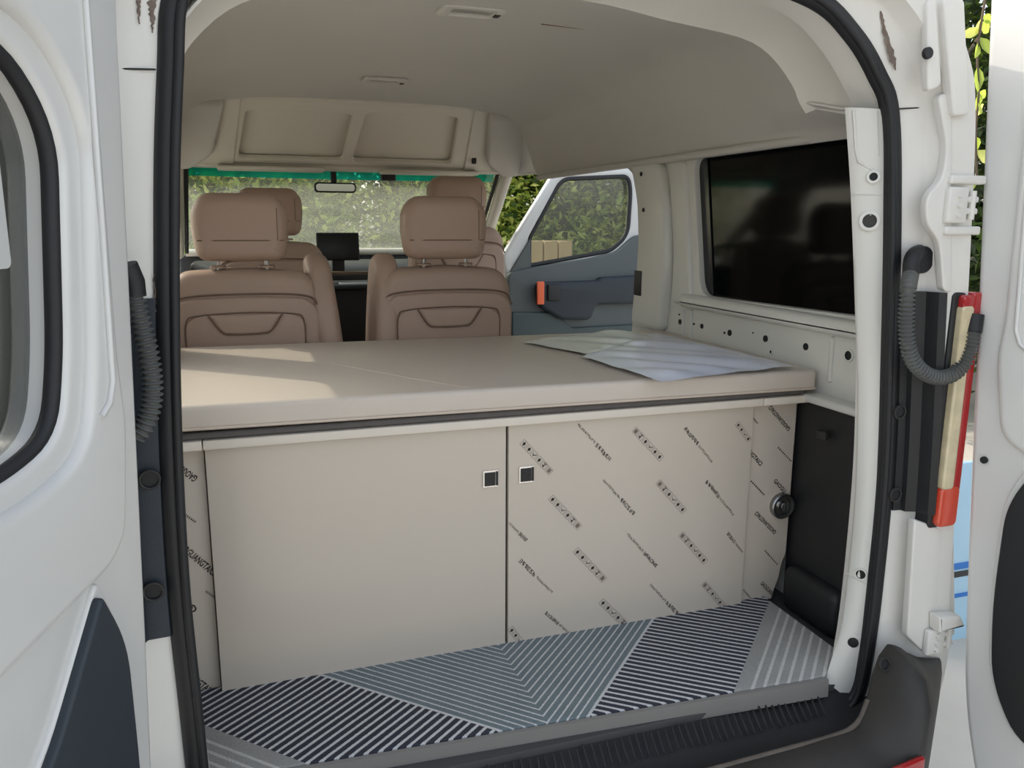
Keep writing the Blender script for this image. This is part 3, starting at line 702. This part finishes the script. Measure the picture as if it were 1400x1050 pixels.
# film print ---------------------------------------------------------
def strokes_mesh(name, quads, y, m, parent):
    bm = bmesh.new()
    for q in quads:
        f = [bm.verts.new((a, y, b)) for a, b in q]; bm.faces.new(f)
    me = bpy.data.meshes.new(name); bm.to_mesh(me); bm.free()
    o = finish(name, me, m, parent, 0); return o
def bar(o, ex, ey, x0, y0, x1, y1, w_):
    """stroke from (x0,y0) to (x1,y1) in a glyph frame"""
    d = Vector((x1-x0, y1-y0)); L_ = d.length
    if L_ < 1e-6: return []
    d /= L_; p = Vector((-d.y, d.x))*w_/2
    c4 = [Vector((x0, y0))+p, Vector((x0, y0))-p, Vector((x1, y1))-p, Vector((x1, y1))+p]
    return [[tuple(o+ex*c.x+ey*c.y) for c in c4]]
def frame_line(p0, p1, y):
    a, b = at(p0[0], p0[1], y=y), at(p1[0], p1[1], y=y)
    o = Vector((a.x, a.z)); e = Vector((b.x-a.x, b.z-a.z)); L_ = e.length; e /= L_
    return o, e, Vector((-e.y, e.x)), L_
def icon_row(p0, p1, y, parent, rev=False, n=6):
    o, e, f, L_ = frame_line(p0, p1, y); st = L_/n; s = st*.80
    q1, q2 = [], []
    order = list(range(n))
    for k in order:
        c = o+e*(st*(k+.5)); h = s/2; i = (n-1-k) if rev else k
        q2 += bar(c, e, f, -h, -h, h, -h, s*.06)+bar(c, e, f, -h, h, h, h, s*.06)+bar(c, e, f, -h, -h, -h, h, s*.06)+bar(c, e, f, h, -h, h, h, s*.06)
        if i in (0, 1, 3): q1 += bar(c, e, f, -.22*s, -.02*s, .22*s, .02*s, s*.42)+bar(c, e, f, 0, -.4*s, 0, .35*s, s*.12)
        elif i == 2: q1 += bar(c, e, f, -.3*s, .1*s, -.05*s, -.25*s, s*.13)+bar(c, e, f, -.05*s, -.25*s, .35*s, .3*s, s*.13)
        elif i == 4: q1 += bar(c, e, f, -.35*s, .3*s, .35*s, .3*s, s*.12)+bar(c, e, f, 0, .3*s, 0, -.35*s, s*.16)+bar(c, e, f, -.3*s, -.1*s, .1*s, -.3*s, s*.2)
        else: q2 += bar(c, e, f, -.3*s, 0, .3*s, 0, s*.7)
    strokes_mesh('film_icon_print', q1, y-.0006, ink, parent); strokes_mesh('film_icon_print', q2, y-.0004, ink_l, parent)
def glyph_row(p0, p1, y, parent, bold_first, h=.0080):
    o, e, f, L_ = frame_line(p0, p1, y); rnd = random.Random(int(p0[0]*7+p0[1]))
    q1, q2 = [], []
    def run(x0, x1, n, q, hh, wk):
        st = (x1-x0)/n
        for k in range(n):
            c = o+e*(x0+st*(k+.5)); a = st*.36; b = hh*.5
            segs = [(-a, -b, -a, b), (a, -b, a, b), (-a, b, a, b), (-a, 0, a, 0), (-a, -b, a, -b), (0, -b, 0, b), (-a, b, a, -b)]
            for s in rnd.sample(segs, 4 if wk < .19 else 3): q += bar(c, e, f, *s, w_=st*wk)
    if bold_first: run(0, L_*.48, 6, q1, h, .17); run(L_*.51, L_, 10, q2, h*.62, .2)
    else: run(0, L_*.52, 10, q2, h*.62, .2); run(L_*.55, L_, 6, q1, h, .17)
    strokes_mesh('film_text_print', q1, y-.0005, ink, parent); strokes_mesh('film_text_print', q2, y-.0005, ink_l, parent)
for p0, p1, rv, n in (((713, 603), (754, 647), 0, 6), ((752, 679), (793, 722), 0, 6), ((786, 751), (827, 794), 0, 6), ((821, 821), (855, 854), 0, 5), ((866, 586), (905, 628), 1, 6), ((899, 658), (936, 700), 1, 6),
                       ((930, 729), (965, 769), 1, 6), ((961, 797), (992, 832), 1, 6), ((1007, 578), (1025, 603), 0, 4), ((697, 858), (713, 879), 0, 3)):
    icon_row(p0, p1, 0, d2, rv, n)
for p0, p1, bf in (((790, 579), (834, 629), 0), ((825, 656), (867, 703), 0), ((858, 730), (898, 775), 0), ((889, 799), (929, 842), 0), ((936, 585), (974, 632), 1), ((965, 657), (1003, 704), 1),
                   ((994, 728), (1015, 755), 1), ((696, 715), (720, 739), 0), ((710, 765), (755, 810), 1), ((746, 837), (782, 869), 1)):
    glyph_row(p0, p1, 0, d2, bf)
def word(txt, p0, p1, y, parent, h):
    """flat print from p0 (first letter) to p1 (last letter)"""
    o, e, f, L_ = frame_line(p0, p1, y)
    cu = bpy.data.curves.new('tmp', 'FONT'); cu.body = txt; cu.size = 1; cu.resolution_u = 2; cu.offset = .026
    me = curve_mesh(cu)
    xs_ = [v.co.x for v in me.vertices]; x0, x1 = min(xs_), max(xs_); zs = [v.co.y for v in me.vertices]; z1 = max(zs)
    for v in me.vertices:
        q = o+e*((v.co.x-x0)/(x1-x0)*L_)+f*((v.co.y/z1-.5)*h); v.co = (q.x, y-.0006, q.y)
    return finish('film_word_print', me, ink_w, parent, 0)
yr, yl = .015, .021
word('GAOGUANGTAICI', (1079, 588), (1052, 556), yr, sr_, .011)
word('NGTAICI', (1025, 617), (1041, 635), yr, sr_, .011)
word('GAOGU', (1059, 656), (1073, 672), yr, sr_, .011)
word('GAOGUANGTAICI', (1060, 729), (1033, 701), yr, sr_, .011)
word('GAOGUANGT', (1041, 796), (1059, 815), yr, sr_, .011)
for p0, p1 in (((1063, 611), (1082, 631)), ((1026, 657), (1045, 677)), ((1045, 752), (1063, 772)), ((1028, 570), (1036, 579)), ((1016, 806), (1027, 819))):
    o, e, f, L_ = frame_line(p0, p1, yr); rnd = random.Random(int(p0[1])); q = []
    for k in range(9):
        c = o+e*(L_*(k+.5)/9); q += bar(c, e, f, -L_*.03, 0, L_*.035, 0, .0035*rnd.uniform(.5, 1.2))+bar(c, e, f, 0, -.0025, 0, .0025, L_*.03)
    strokes_mesh('film_text_print', q, yr-.0005, ink, sr_)
word('GAOGU', (268, 656), (246, 640), yl, sl_, .014)
word('GAOGUANGTAICI', (243, 741), (294, 784), yl, sl_, .014)
word('GUANGTAICI', (252, 917), (292, 947), yl, sl_, .014)
word('G', (267, 836), (260, 829), yl, sl_, .014)
for p0, p1 in (((248, 700), (268, 714)), ((281, 808), (294, 817))):
    o, e, f, L_ = frame_line(p0, p1, yl); q = []
    for k in range(8):
        c = o+e*(L_*(k+.5)/8); q += bar(c, e, f, -L_*.035, 0, L_*.035, 0, .003)+bar(c, e, f, 0, -.003, 0, .003, L_*.03)
    strokes_mesh('film_text_print', q, yl-.0005, ink, sl_)

# bed board in three lengths
bb = empty('bed_board', (0, .36, .53)); tag(bb, 'cream edged bed board in three lengths on top of the cabinet', 'bed board')
for x0, x1 in ((-.79, -.6165), (-.6145, .638), (.640, .79)):
    rbox('board', ((x0+x1)/2, .355, .5345), (x1-x0, .75, .0185), .002, edge_m, bb)
for u in (330, 375, 425, 475, 520):
    a = at(u, 592-(u-330)*.085, z=.5441); bm = bmesh.new()
    bm.faces.new([bm.verts.new((x, max(y, -.018), .5442)) for x, y in ((a.x-.012, a.y-.002), (a.x+.012, a.y-.006), (a.x+.012, a.y-.003), (a.x-.012, a.y+.002))])
    from_bm('film_text_print', bm, ink, bb, 0)

mt = empty('bed_mattress', (0, .36, .546)); tag(mt, 'thin beige leatherette bed mattress lying on the board', 'mattress')
def MP(z): return lambda a, b, t: Vector((a, b, z+t+.004*math.sin(a*5)*math.sin(b*6)*(1 if t > 0 else 0)))
bm = bmesh.new()
X0, X1, Y0, Y1, Z0, Z1 = -.765, .785, -.028, .745, .559, .607
cushion = plate('cushion', rrect(X0, Y0, X1, Y1, .018), lambda a, b, t: Vector((a, b, (Z0+Z1)/2+t+.009*(.785-a)/1.57)), matt_m, Z1-Z0, .010, parent=mt, res=4)
plate('gap_pad', rrect(X0+.01, Y0+.012, X1-.02, Y1-.01, .015), lambda a, b, t: Vector((a, b, .553+t)), pad_m, .013, .004, parent=mt)  # grey slab filling the gap between cushion and board
lp = rrect(X0, Y0, X1, Y1, .018)
tube('piping', [Vector((a, b, Z0+.003+.009*(.785-a)/1.57)) for a, b in lp], .0032, pipe_m, cushion, closed=True, n=8)
tube('stitch_line', [at(455, 497, z=Z1+.0063), at(560, 517, z=Z1+.0052), at(650, 532, z=Z1+.0044)], .0011, pipe_m, cushion, n=6)

# crumpled sheets
def sheet(name, corners, nx, ny, z0, amp, m, seed, label, cat, grp=None):
    rnd = random.Random(seed); bm = bmesh.new(); c = [Vector((p.x, p.y)) for p in (at(u, v, z=z0) for u, v in corners)]
    ph = [(rnd.uniform(8, 26), rnd.uniform(8, 26), rnd.uniform(0, 6), rnd.uniform(.3, 1)) for _ in range(5)]
    V = []
    for j in range(ny+1):
        row = []
        for i in range(nx+1):
            s, t = i/nx, j/ny
            p = (c[0]*(1-s)+c[1]*s)*(1-t)+(c[3]*(1-s)+c[2]*s)*t
            h = sum(w_*abs(math.sin(a*p.x+b*p.y+f)) for a, b, f, w_ in ph)/3
            e = min(1, 6*min(s, 1-s)+.25)*min(1, 6*min(t, 1-t)+.25)
            row.append(bm.verts.new((p.x+rnd.uniform(-1, 1)*.0015, p.y+rnd.uniform(-1, 1)*.0015, z0+.002+amp*h*e)))
        V.append(row)
    for j in range(ny):
        for i in range(nx): bm.faces.new((V[j][i], V[j][i+1], V[j+1][i+1], V[j+1][i]))
    return tag(from_bm(name, bm, m, None, 60), label, cat, grp)
sheet('plastic_sheet', [(714, 469), (812, 488), (915, 466), (848, 452)], 28, 22, .6125, .013, paper_g, 3, 'crumpled grey-white sheet at the back of the mattress', 'sheet')
sheet('plastic_sheet', [(795, 489), (905, 524), (1085, 502), (893, 456)], 34, 30, .6140, .014, paper_b, 5, 'crumpled bluish clear document sheet near the mattress front edge', 'sheet')

# ================================================================ SEATS
def make_seat(cx=.074, y0=.80):
    root = empty('captain_seat', (cx, y0+.3, 0))
    def BP(y, off=0): return lambda a, b, t: Vector((cx+a, y-t+.0*(.81-b), b))
    back = roundpoly([(-.205, .20), (.205, .20), (.215, .60), (.208, .765), (.17, .812), (.03, .822), (-.03, .822), (-.17, .812), (-.208, .765), (-.215, .60)], [.03, .03, .1, .06, .05, .03, .03, .05, .06, .1], 6)
    b = plate('backrest', back, BP(y0+.065), leather, .13, .035, parent=root, res=6)
    up = roundpoly([(-.205, .66), (-.205, .728), (-.16, .748), (0, .753), (.16, .748), (.205, .728), (.205, .66)], .03)
    lowp = roundpoly([(-.200, .22), (.200, .22), (.205, .70), (.17, .738), (.0, .746), (-.17, .738), (-.205, .70)], [.02, .02, .05, .04, .2, .04, .05], 6)
    bp_ = plate('back_panel', lowp, BP(y0-.002), leather, .022, .010, parent=root, res=4)
    tube('seam', [Vector((cx+a, y0-.003+.0*(.81-z), z)) for a, z in sp2([(-.207, .70), (-.17, .742), (0, .751), (.17, .742), (.207, .70)], 6)], .0028, seam_m, b, n=6)
    arch = roundpoly([(-.165, .40), (.165, .40), (.165, .672), (.13, .697), (.0, .703), (-.13, .697), (-.165, .672)], [.02, .02, .04, .04, .2, .04, .04], 6)
    plate('pocket_panel', arch, BP(y0-.010), leather, .016, .007, parent=bp_)
    tube('seam', [Vector((cx+a, y0-.0175+.0*(.81-z), z)) for a, z in sp2([(-.16, .58), (-.158, .675), (-.125, .694), (0, .700), (.125, .694), (.158, .675), (.16, .58)], 5)], .0022, seam_m, bp_, n=6)
    pk = roundpoly([(-.10, .696), (.10, .696), (.065, .645), (.04, .640), (-.04, .640), (-.065, .645)], [.01, .01, .03, .02, .02, .03])
    plate('pocket', pk, BP(y0-.018), leather, .016, .007, parent=bp_)
    tube('pocket_seam', [Vector((cx+a, y0-.024+.0*(.81-z), z)) for a, z in sp2([(-.10, .694), (-.068, .648), (-.04, .640), (.04, .640), (.068, .648), (.10, .694)], 5)], .0018, seam_m, bp_, n=6)
    hr = roundpoly([(-.118, .842), (.118, .842), (.131, .93), (.128, .99), (.095, 1.03), (-.095, 1.03), (-.128, .99), (-.131, .93)], [.035, .035, .05, .04, .05, .05, .04, .05], 6)
    h = plate('headrest', hr, lambda a, b, t: Vector((cx+a, y0+.05-t, b)), leather, .11, .035, parent=root, res=6)
    tube('seam', [Vector((cx+a, y0-.0055+.005*(abs(a) > .1), .900)) for a in (-.115, -.05, 0, .05, .115)], .002, seam_m, h, n=6)
    tube('seam', [Vector((cx+.098, y0-.0048, z)) for z in (.90, .95, .99)], .0012, seam_m, h, n=6)
    for sx in (-1, 1):
        tube('headrest_post', [Vector((cx+sx*.066, y0+.035, z)) for z in (.79, .82, .86)], .006, chrome, root)
        disc('post_collar', (cx+sx*.066, y0+.035, .824), (0, 0, 1), .022, .006, leather_d, root)
    rbox('seat_cushion', (cx, y0+.40, .33), (.44, .50, .16), .05, leather, root, seg=5)
    rbox('pedestal', (cx, y0+.40, .12), (.34, .38, .26), .02, plastic_b, root)
    return root
def copy_tree(o, parent=None):
    c = o.copy(); COL.objects.link(c)
    if parent is not None:
        inv = o.matrix_parent_inverse.copy(); c.parent = parent; c.matrix_parent_inverse = inv
    for ch in [k for k in SC.objects if k.parent == o]: copy_tree(ch, c)
    return c
seat = make_seat()
def armrest(cx, y, root, lean):
    ol = roundpoly([(.0, .45), (.24, .45), (.245, .70), (.22, .835), (.15, .865), (.07, .84), (.01, .70)], [.03, .03, .08, .06, .05, .06, .06], 6)
    plate('armrest', ol, lambda a, b, t: Vector((cx+t+lean*(b-.6), y+a-.06, b)), leather, .072, .028, parent=root, res=5)
s_l = copy_tree(seat); s_l.location.x -= .591
s_fr = copy_tree(seat); s_fr.location += Vector((.325, 1.06, .120))
s_fl = copy_tree(seat); s_fl.location += Vector((-.47, 1.02, .055))
bpy.context.view_layer.update()
armrest(-.117, .83, seat, .06); armrest(-.283, .83, s_l, -.10); armrest(-.745, .83, s_l, 0)
G = 'captain seats'
tag(seat, 'brown leather seat directly behind the mattress, beside the open front door', 'seat', G)
tag(s_l, 'brown leather seat directly behind the mattress, next to the left wall', 'seat', G)
tag(s_fr, 'front passenger seat, only its headrest showing above the nearer right seat', 'seat', G)
tag(s_fl, 'driver side front seat, headrest half hidden by the nearer left seat', 'seat', G)

# ================================================================ DASH, MIRROR, LAMPS
db = empty('dashboard', (0, 2.65, .4)); tag(db, 'dark dashboard with centre stack below the windshield', 'dashboard')
dp = roundpoly([(2.46, .30), (2.96, .30), (2.96, .745), (2.75, .76), (2.52, .745), (2.44, .68), (2.44, .50)], [.03, .02, .03, .05, .05, .06, .05])
plate('dash_top', dp, lambda a, b, t: Vector((t, a, b)), plastic_b, 1.5, .03, parent=db)
rbox('centre_stack', (.03, 2.40, .42), (.34, .22, .50), .03, plastic_b, db)
rbox('shelf', (.02, 2.30, .715), (.34, .06, .014), .004, mat('brown shelf edge', (110, 92, 74), .5), db)
rbox('tray', (.02, 2.28, .655), (.30, .16, .018), .005, plastic_n, db)
a, b = at(432, 318, y=2.38), at(492, 356, y=2.38)
scr = tag(empty('dash_screen', ((a.x+b.x)/2, 2.39, b.z)), 'black tablet screen standing on the dashboard', 'screen')
rbox('casing', ((a.x+b.x)/2, 2.39, (a.z+b.z)/2), (b.x-a.x, .016, a.z-b.z), .006, plastic_b, scr, rot=Matrix.Rotation(R(-6), 3, 'X'))
rbox('display', ((a.x+b.x)/2, 2.380, (a.z+b.z)/2), ((b.x-a.x)*.94, .003, (a.z-b.z)*.90), .001, screen_m, scr, rot=Matrix.Rotation(R(-6), 3, 'X'))
rbox('stand', ((a.x+b.x)/2, 2.42, b.z-.01), (.06, .05, .10), .006, plastic_b, scr)
p = at(484, 387, y=2.24)
tag(rbox('paper_slip', (p.x, 2.26, .668), (.13, .08, .006), .001, mat('white slip', (225, 232, 240), .6)), 'white paper slip in the dashboard tray', 'paper')
# steering wheel
sw = empty('steering_wheel', (-.36, 2.3, .70)); tag(sw, 'black steering wheel in front of the driver side seat', 'steering wheel')
q = Matrix.Rotation(R(-62), 3, 'X'); c = Vector((-.36, 2.30, .68))
tube('rim', [c+q @ Vector((.18*math.cos(2*math.pi*k/40), .18*math.sin(2*math.pi*k/40), 0)) for k in range(40)], .014, plastic_b, sw, closed=True)
rbox('hub', c, (.14, .12, .04), .015, plastic_b, sw, rot=q)
for aa in (0, 180, 270): tube('spoke', [c, c+q @ Vector((.18*math.cos(R(aa)), .18*math.sin(R(aa)), 0))], .012, plastic_b, sw)
# mirror
a, b = at(429, 249, y=2.36), at(487, 264, y=2.36); mc = (a+b)/2
mr = empty('rear_view_mirror', (mc.x, 2.37, 1.19)); tag(mr, 'black framed rear view mirror hanging below the windshield top', 'mirror')
plate('housing', rrect(a.x, b.z, b.x, a.z, .018), lambda x, z, t: Vector((x, 2.362-t, z)), plastic_b, .03, .008, parent=mr)
plate('mirror_face', rrect(a.x+.008, b.z+.007, b.x-.008, a.z-.007, .013), lambda x, z, t: Vector((x, 2.346-t, z)), mirror_m, .003, 0, parent=mr)
rbox('stem', (mc.x-.005, 2.37, a.z+.02), (.026, .02, .06), .006, plastic_b, mr)
p = at(531, 242, y=2.36); tag(rbox('dash_camera', (p.x, 2.37, p.z), (.07, .04, .034), .006, plastic_b), 'small black sensor box at the windshield top beside the mirror', 'camera')
# ceiling lamps
def lamp(u, v, z, w_, label):
    p = at(u, v, z=z); r = empty('ceiling_lamp', (p.x, p.y, z+.004)); tag(r, label, 'ceiling lamp', 'headliner lamps')
    plate('bezel', rrect(p.x-w_/2, p.y-.05, p.x+w_/2, p.y+.05, .02), lambda a, b, t: Vector((a, b, z+.001+t)), liner, .012, .005, [rrect(p.x-w_*.32, p.y-.03, p.x+w_*.34, p.y+.03, .008)], parent=r)
    rbox('lens', (p.x, p.y, z+.006), (w_*.62, .055, .006), .002, lamp_m, r)
    rbox('switch', (p.x+w_*.40, p.y, z-.004), (.014, .025, .006), .002, plastic_db, r)
lamp(645, 16, 1.426, .15, 'oblong ceiling lamp near the rear of the headliner'); lamp(526, 111, 1.434, .15, 'oblong ceiling lamp further forward on the headliner')

# ================================================================ CABLE CONDUITS
def conduit(name, px, grom, y, label, boot_end):
    r = empty(name, at(px[-1][0], px[-1][1], y=y)); tag(r, label, 'cable conduit', 'door cable conduits')
    pts = smoothpath([at(p[0], p[1], y=(p[2] if len(p) > 2 else y)) for p in px], 40)
    L_ = [0]
    for a_, b_ in zip(pts[:-1], pts[1:]): L_.append(L_[-1]+(b_-a_).length)
    tot = L_[-1]; n = int(tot/.0016); fine = []; j = 0
    for k in range(n+1):
        s = tot*k/n
        while j < len(L_)-2 and L_[j+1] < s: j += 1
        t = (s-L_[j])/max(1e-9, L_[j+1]-L_[j]); fine.append(pts[j].lerp(pts[j+1], t))
    tube('corrugated_tube', fine, .014, mat('grey black conduit', (90, 92, 90), .5, var=.1), r, n=14, rad=lambda i: .0124+.0028*math.cos(2*math.pi*i/5))
    return r, fine
c1, f1 = conduit('cable_conduit', [(1245, 374, -.40), (1241, 400), (1239, 440), (1242, 475), (1253, 500), (1275, 515), (1298, 514), (1316, 500), (1326, 478), (1331, 452)], None, -.425, 'ribbed black cable conduit looping from white jamb to right rear door', 0)
tube('elbow', smoothpath([at(1245, 376, y=-.40), at(1246, 360, y=-.398), at(1250, 349, y=-.390), at(1256, 345, y=-.37)], 6), .015, rubber, c1, n=12)
disc('grommet', at(1257, 355, y=-.370), (0, -1, 0), .026, .012, rubber, c1)
tube('boot', [at(1331, 454, y=-.425), at(1334, 430, y=-.42)], .015, rubber, c1, n=12)
c2, f2 = conduit('cable_conduit', [(184, 404), (188, 425), (196, 455), (204, 490), (208, 525), (206, 555), (198, 580), (184, 598)], None, -.41, 'ribbed black cable conduit hanging beside the open left rear door', 0)
tube('elbow', [at(184, 405, y=-.41), at(182, 385, y=-.41), at(172, 362, y=-.415)], .015, rubber, c2, n=12)

# ================================================================ OUTSIDE
def leaf_ball(name, c, rad, n, size, mats, parent, seed, low=False):
    rnd = random.Random(seed); V, F, MI = [], [], []
    for k in range(n):
        if k % 60 == 0:
            while True:
                q = Vector((rnd.uniform(-1, 1), rnd.uniform(-1, 1), rnd.uniform(-1, 1)))
                if .3 < q.length < 1: break
            q = Vector((c[0]+q.x*rad[0], c[1]+q.y*rad[1], c[2]+q.z*rad[2])); sp_ = rnd.uniform(.12, .26); bias = rnd.random()
        p = q+Vector((rnd.gauss(0, sp_), rnd.gauss(0, sp_), rnd.gauss(0, sp_*.8)))
        if p.z < GZ+.03: continue
        d = Vector((rnd.uniform(-1, 1), rnd.uniform(-1, 1), rnd.uniform(-1, .4))).normalized(); s = d.cross(Vector((rnd.uniform(-1, 1), rnd.uniform(-1, 1), 1))).normalized()
        l = size*rnd.uniform(.6, 1.3); wv = l*.22; up = d.cross(s)*l*.08; i = len(V)
        V += [p, p+d*l*.5+s*wv-up, p+d*l, p+d*l*.5-s*wv-up]
        F += [(i, i+1, i+2), (i, i+2, i+3)]; m_ = rnd.choices(range(len(mats)), [5, 1+5*bias, 1+4*(1-bias)][:len(mats)])[0]; MI += [m_, m_]
    me = bpy.data.meshes.new(name); me.from_pydata([tuple(v) for v in V], [], F); me.polygons.foreach_set('material_index', MI)
    return finish(name, me, mats, parent, 0)
def tree(name, x, y, h, r, n, size, mats, seed, label, crown0=.2, trunk=.07, grp='trees around the van'):
    rt_ = empty(name, (x, y, GZ)); tag(rt_, label, 'tree', grp)
    rnd = random.Random(seed)
    tube('trunk', smoothpath([(x, y, GZ), (x+rnd.uniform(-.1, .1), y, GZ+h*.4), (x+rnd.uniform(-.2, .2), y+.1, GZ+h*.85)], 5), trunk, bark, rt_, n=9, rad=lambda i: trunk*(1-.05*i))
    for k in range(3):
        a = rnd.uniform(0, 6.28); z = GZ+h*(.35+.12*k)
        tube('branch', [Vector((x, y, z)), Vector((x+math.cos(a)*r*.4, y+math.sin(a)*r*.4, z+h*.12)), Vector((x+math.cos(a)*r*.8, y+math.sin(a)*r*.8, z+h*.2))], trunk*.35, bark, rt_, n=6)
    leaf_ball('crown', (x, y, GZ+h*(crown0+1)/2), (r, r*.8, h*(1-crown0)/2*1.02), n, size, mats, rt_, seed)
    return rt_
dense = [leaf_a, leaf_b, leaf_c]; bright = [leaf_c, leaf_a, leaf_b]; leaf_d = leafmat('shaded green leaf', (34, 48, 34), (58, 72, 46)); dark = [leaf_d, leaf_b]  # leaf_d puts the shade on the right-hand trees into leaf colour
for i, (x, y, h, r, n, sz, ms, lab) in enumerate((
    (-2.6, 8.2, 4.6, 1.6, 5200, .20, dense, 'leafy tree seen through the left end of the windshield'),
    (-.7, 7.6, 4.2, 1.5, 6000, .18, dense, 'leafy tree seen through the windshield behind the dash screen'),
    (1.2, 8.0, 4.8, 1.6, 6000, .18, dense, 'leafy tree seen through the windshield between mirror and right headrest'),
    (3.0, 7.2, 4.6, 1.3, 6000, .17, bright, 'bright yellow-green tree seen between right headrest and open front door'),
    (4.6, 7.6, 4.8, 1.5, 6000, .18, dense, 'tree seen through the left part of the open front door glass'),
    (6.0, 6.2, 4.8, 1.5, 6000, .18, dense, 'tree seen through the right part of the open front door glass'),
    (4.9, 3.6, 4.6, 1.5, 4500, .18, dark, 'shade-darkened tree seen past the hinge of the right rear door'),
    (5.4, 2.0, 4.4, 1.5, 4500, .18, dark, 'dark tree standing to the right of the van'))):
    tree('leafy_tree', x, y, h, r, int(n*2.6), sz*.6, ms, 20+i, lab, crown0=.04)
for i, (x, y, lab) in enumerate(((-1.5, 10.2, 'tall dark background tree far beyond the windshield left half'), (1.6, 10.4, 'tall dark background tree far beyond the windshield centre'), (4.4, 10.0, 'tall dark background tree far beyond the passenger seat'), (7.4, 8.6, 'tall dark background tree far beyond the open front door'), (7.6, 4.4, 'tall dark background tree far beyond the right side of the van'))):
    tree('dark_tree', x, y, 6.4, 2.4, 9000, .26, dark, 60+i, lab, crown0=0, trunk=.12)
# sprig of bright leaves near the right door gap
sp = empty('leafy_sprig', at(1340, 95, y=.6)); tag(sp, 'sprig of pale green leaves hanging between jamb and right rear door', 'sprig')
rnd = random.Random(4)
stem = [at(u, v, y=.6) for u, v in ((1352, -30), (1345, 10), (1340, 40), (1336, 75), (1338, 130), (1334, 180), (1336, 250))]
tube('stem', smoothpath(stem, 4), .004, bark, sp, n=6)
for k in range(18):
    p = stem[k % 7].lerp(stem[min(6, k % 7+1)], rnd.random())
    d = Vector((rnd.uniform(-1, 1), rnd.uniform(-.4, .4), rnd.uniform(-1, .1))).normalized(); s = d.cross(Vector((0, 1, .2))).normalized(); l = rnd.uniform(.055, .085)
    bm = bmesh.new()
    rows = [(0, .0), (.25, .20), (.5, .26), (.8, .14), (1, 0)]
    mid_ = [bm.verts.new(p+d*l*t) for t, _ in rows]; L1 = [bm.verts.new(p+d*l*t+s*l*w_+Vector((0, -.006*w_*4, 0))) for t, w_ in rows[1:-1]]; L2 = [bm.verts.new(p+d*l*t-s*l*w_+Vector((0, -.006*w_*4, 0))) for t, w_ in rows[1:-1]]
    for LL in (L1, L2):
        bm.faces.new((mid_[0], mid_[1], LL[0])); bm.faces.new((mid_[1], mid_[2], LL[1], LL[0])); bm.faces.new((mid_[2], mid_[3], LL[2], LL[1])); bm.faces.new((mid_[3], mid_[4], LL[2]))
    from_bm('leaf', bm, leaf_c if k % 4 == 0 else leaf_a, sp)
# block wall seen through the door glass
bw = empty('block_wall', (3.0, 5.3, GZ)); tag(bw, 'low tan block wall seen through the open front door glass', 'wall')
a, b = at(700, 330, y=5.2), at(781, 330, y=5.2)
for j in range(4):
    for i in range(4):
        w_ = (b.x-a.x)/4; rbox('block', (a.x+w_*(i+.5), 5.25, a.z-.12-.26*j), (w_-.01, .2, .25), .01, tan, bw, seg=1)
# striped pale sheet glimpsed below the tail lamp
bx_ = empty('striped_banner', (1.75, .55, GZ)); tag(bx_, 'pale blue banner with blue and black stripes glimpsed below the tail lamp', 'banner')
pa, pb = at(1285, 690, y=.55), at(1335, 830, y=.55)
rbox('sheet', ((pa.x+pb.x)/2, .56, (pa.z+pb.z)/2), (pb.x-pa.x+.1, .02, pa.z-pb.z+.3), .004, blue_p, bx_)
for v, hh, m_ in ((775, 10, blue_d), (786, 9, plastic_b), (815, 6, blue_d)):
    p = at(1308, v, y=.545); rbox('stripe', (p.x, .547, p.z), (pb.x-pa.x+.1, .006, hh/1100*2.6), .001, m_, bx_)
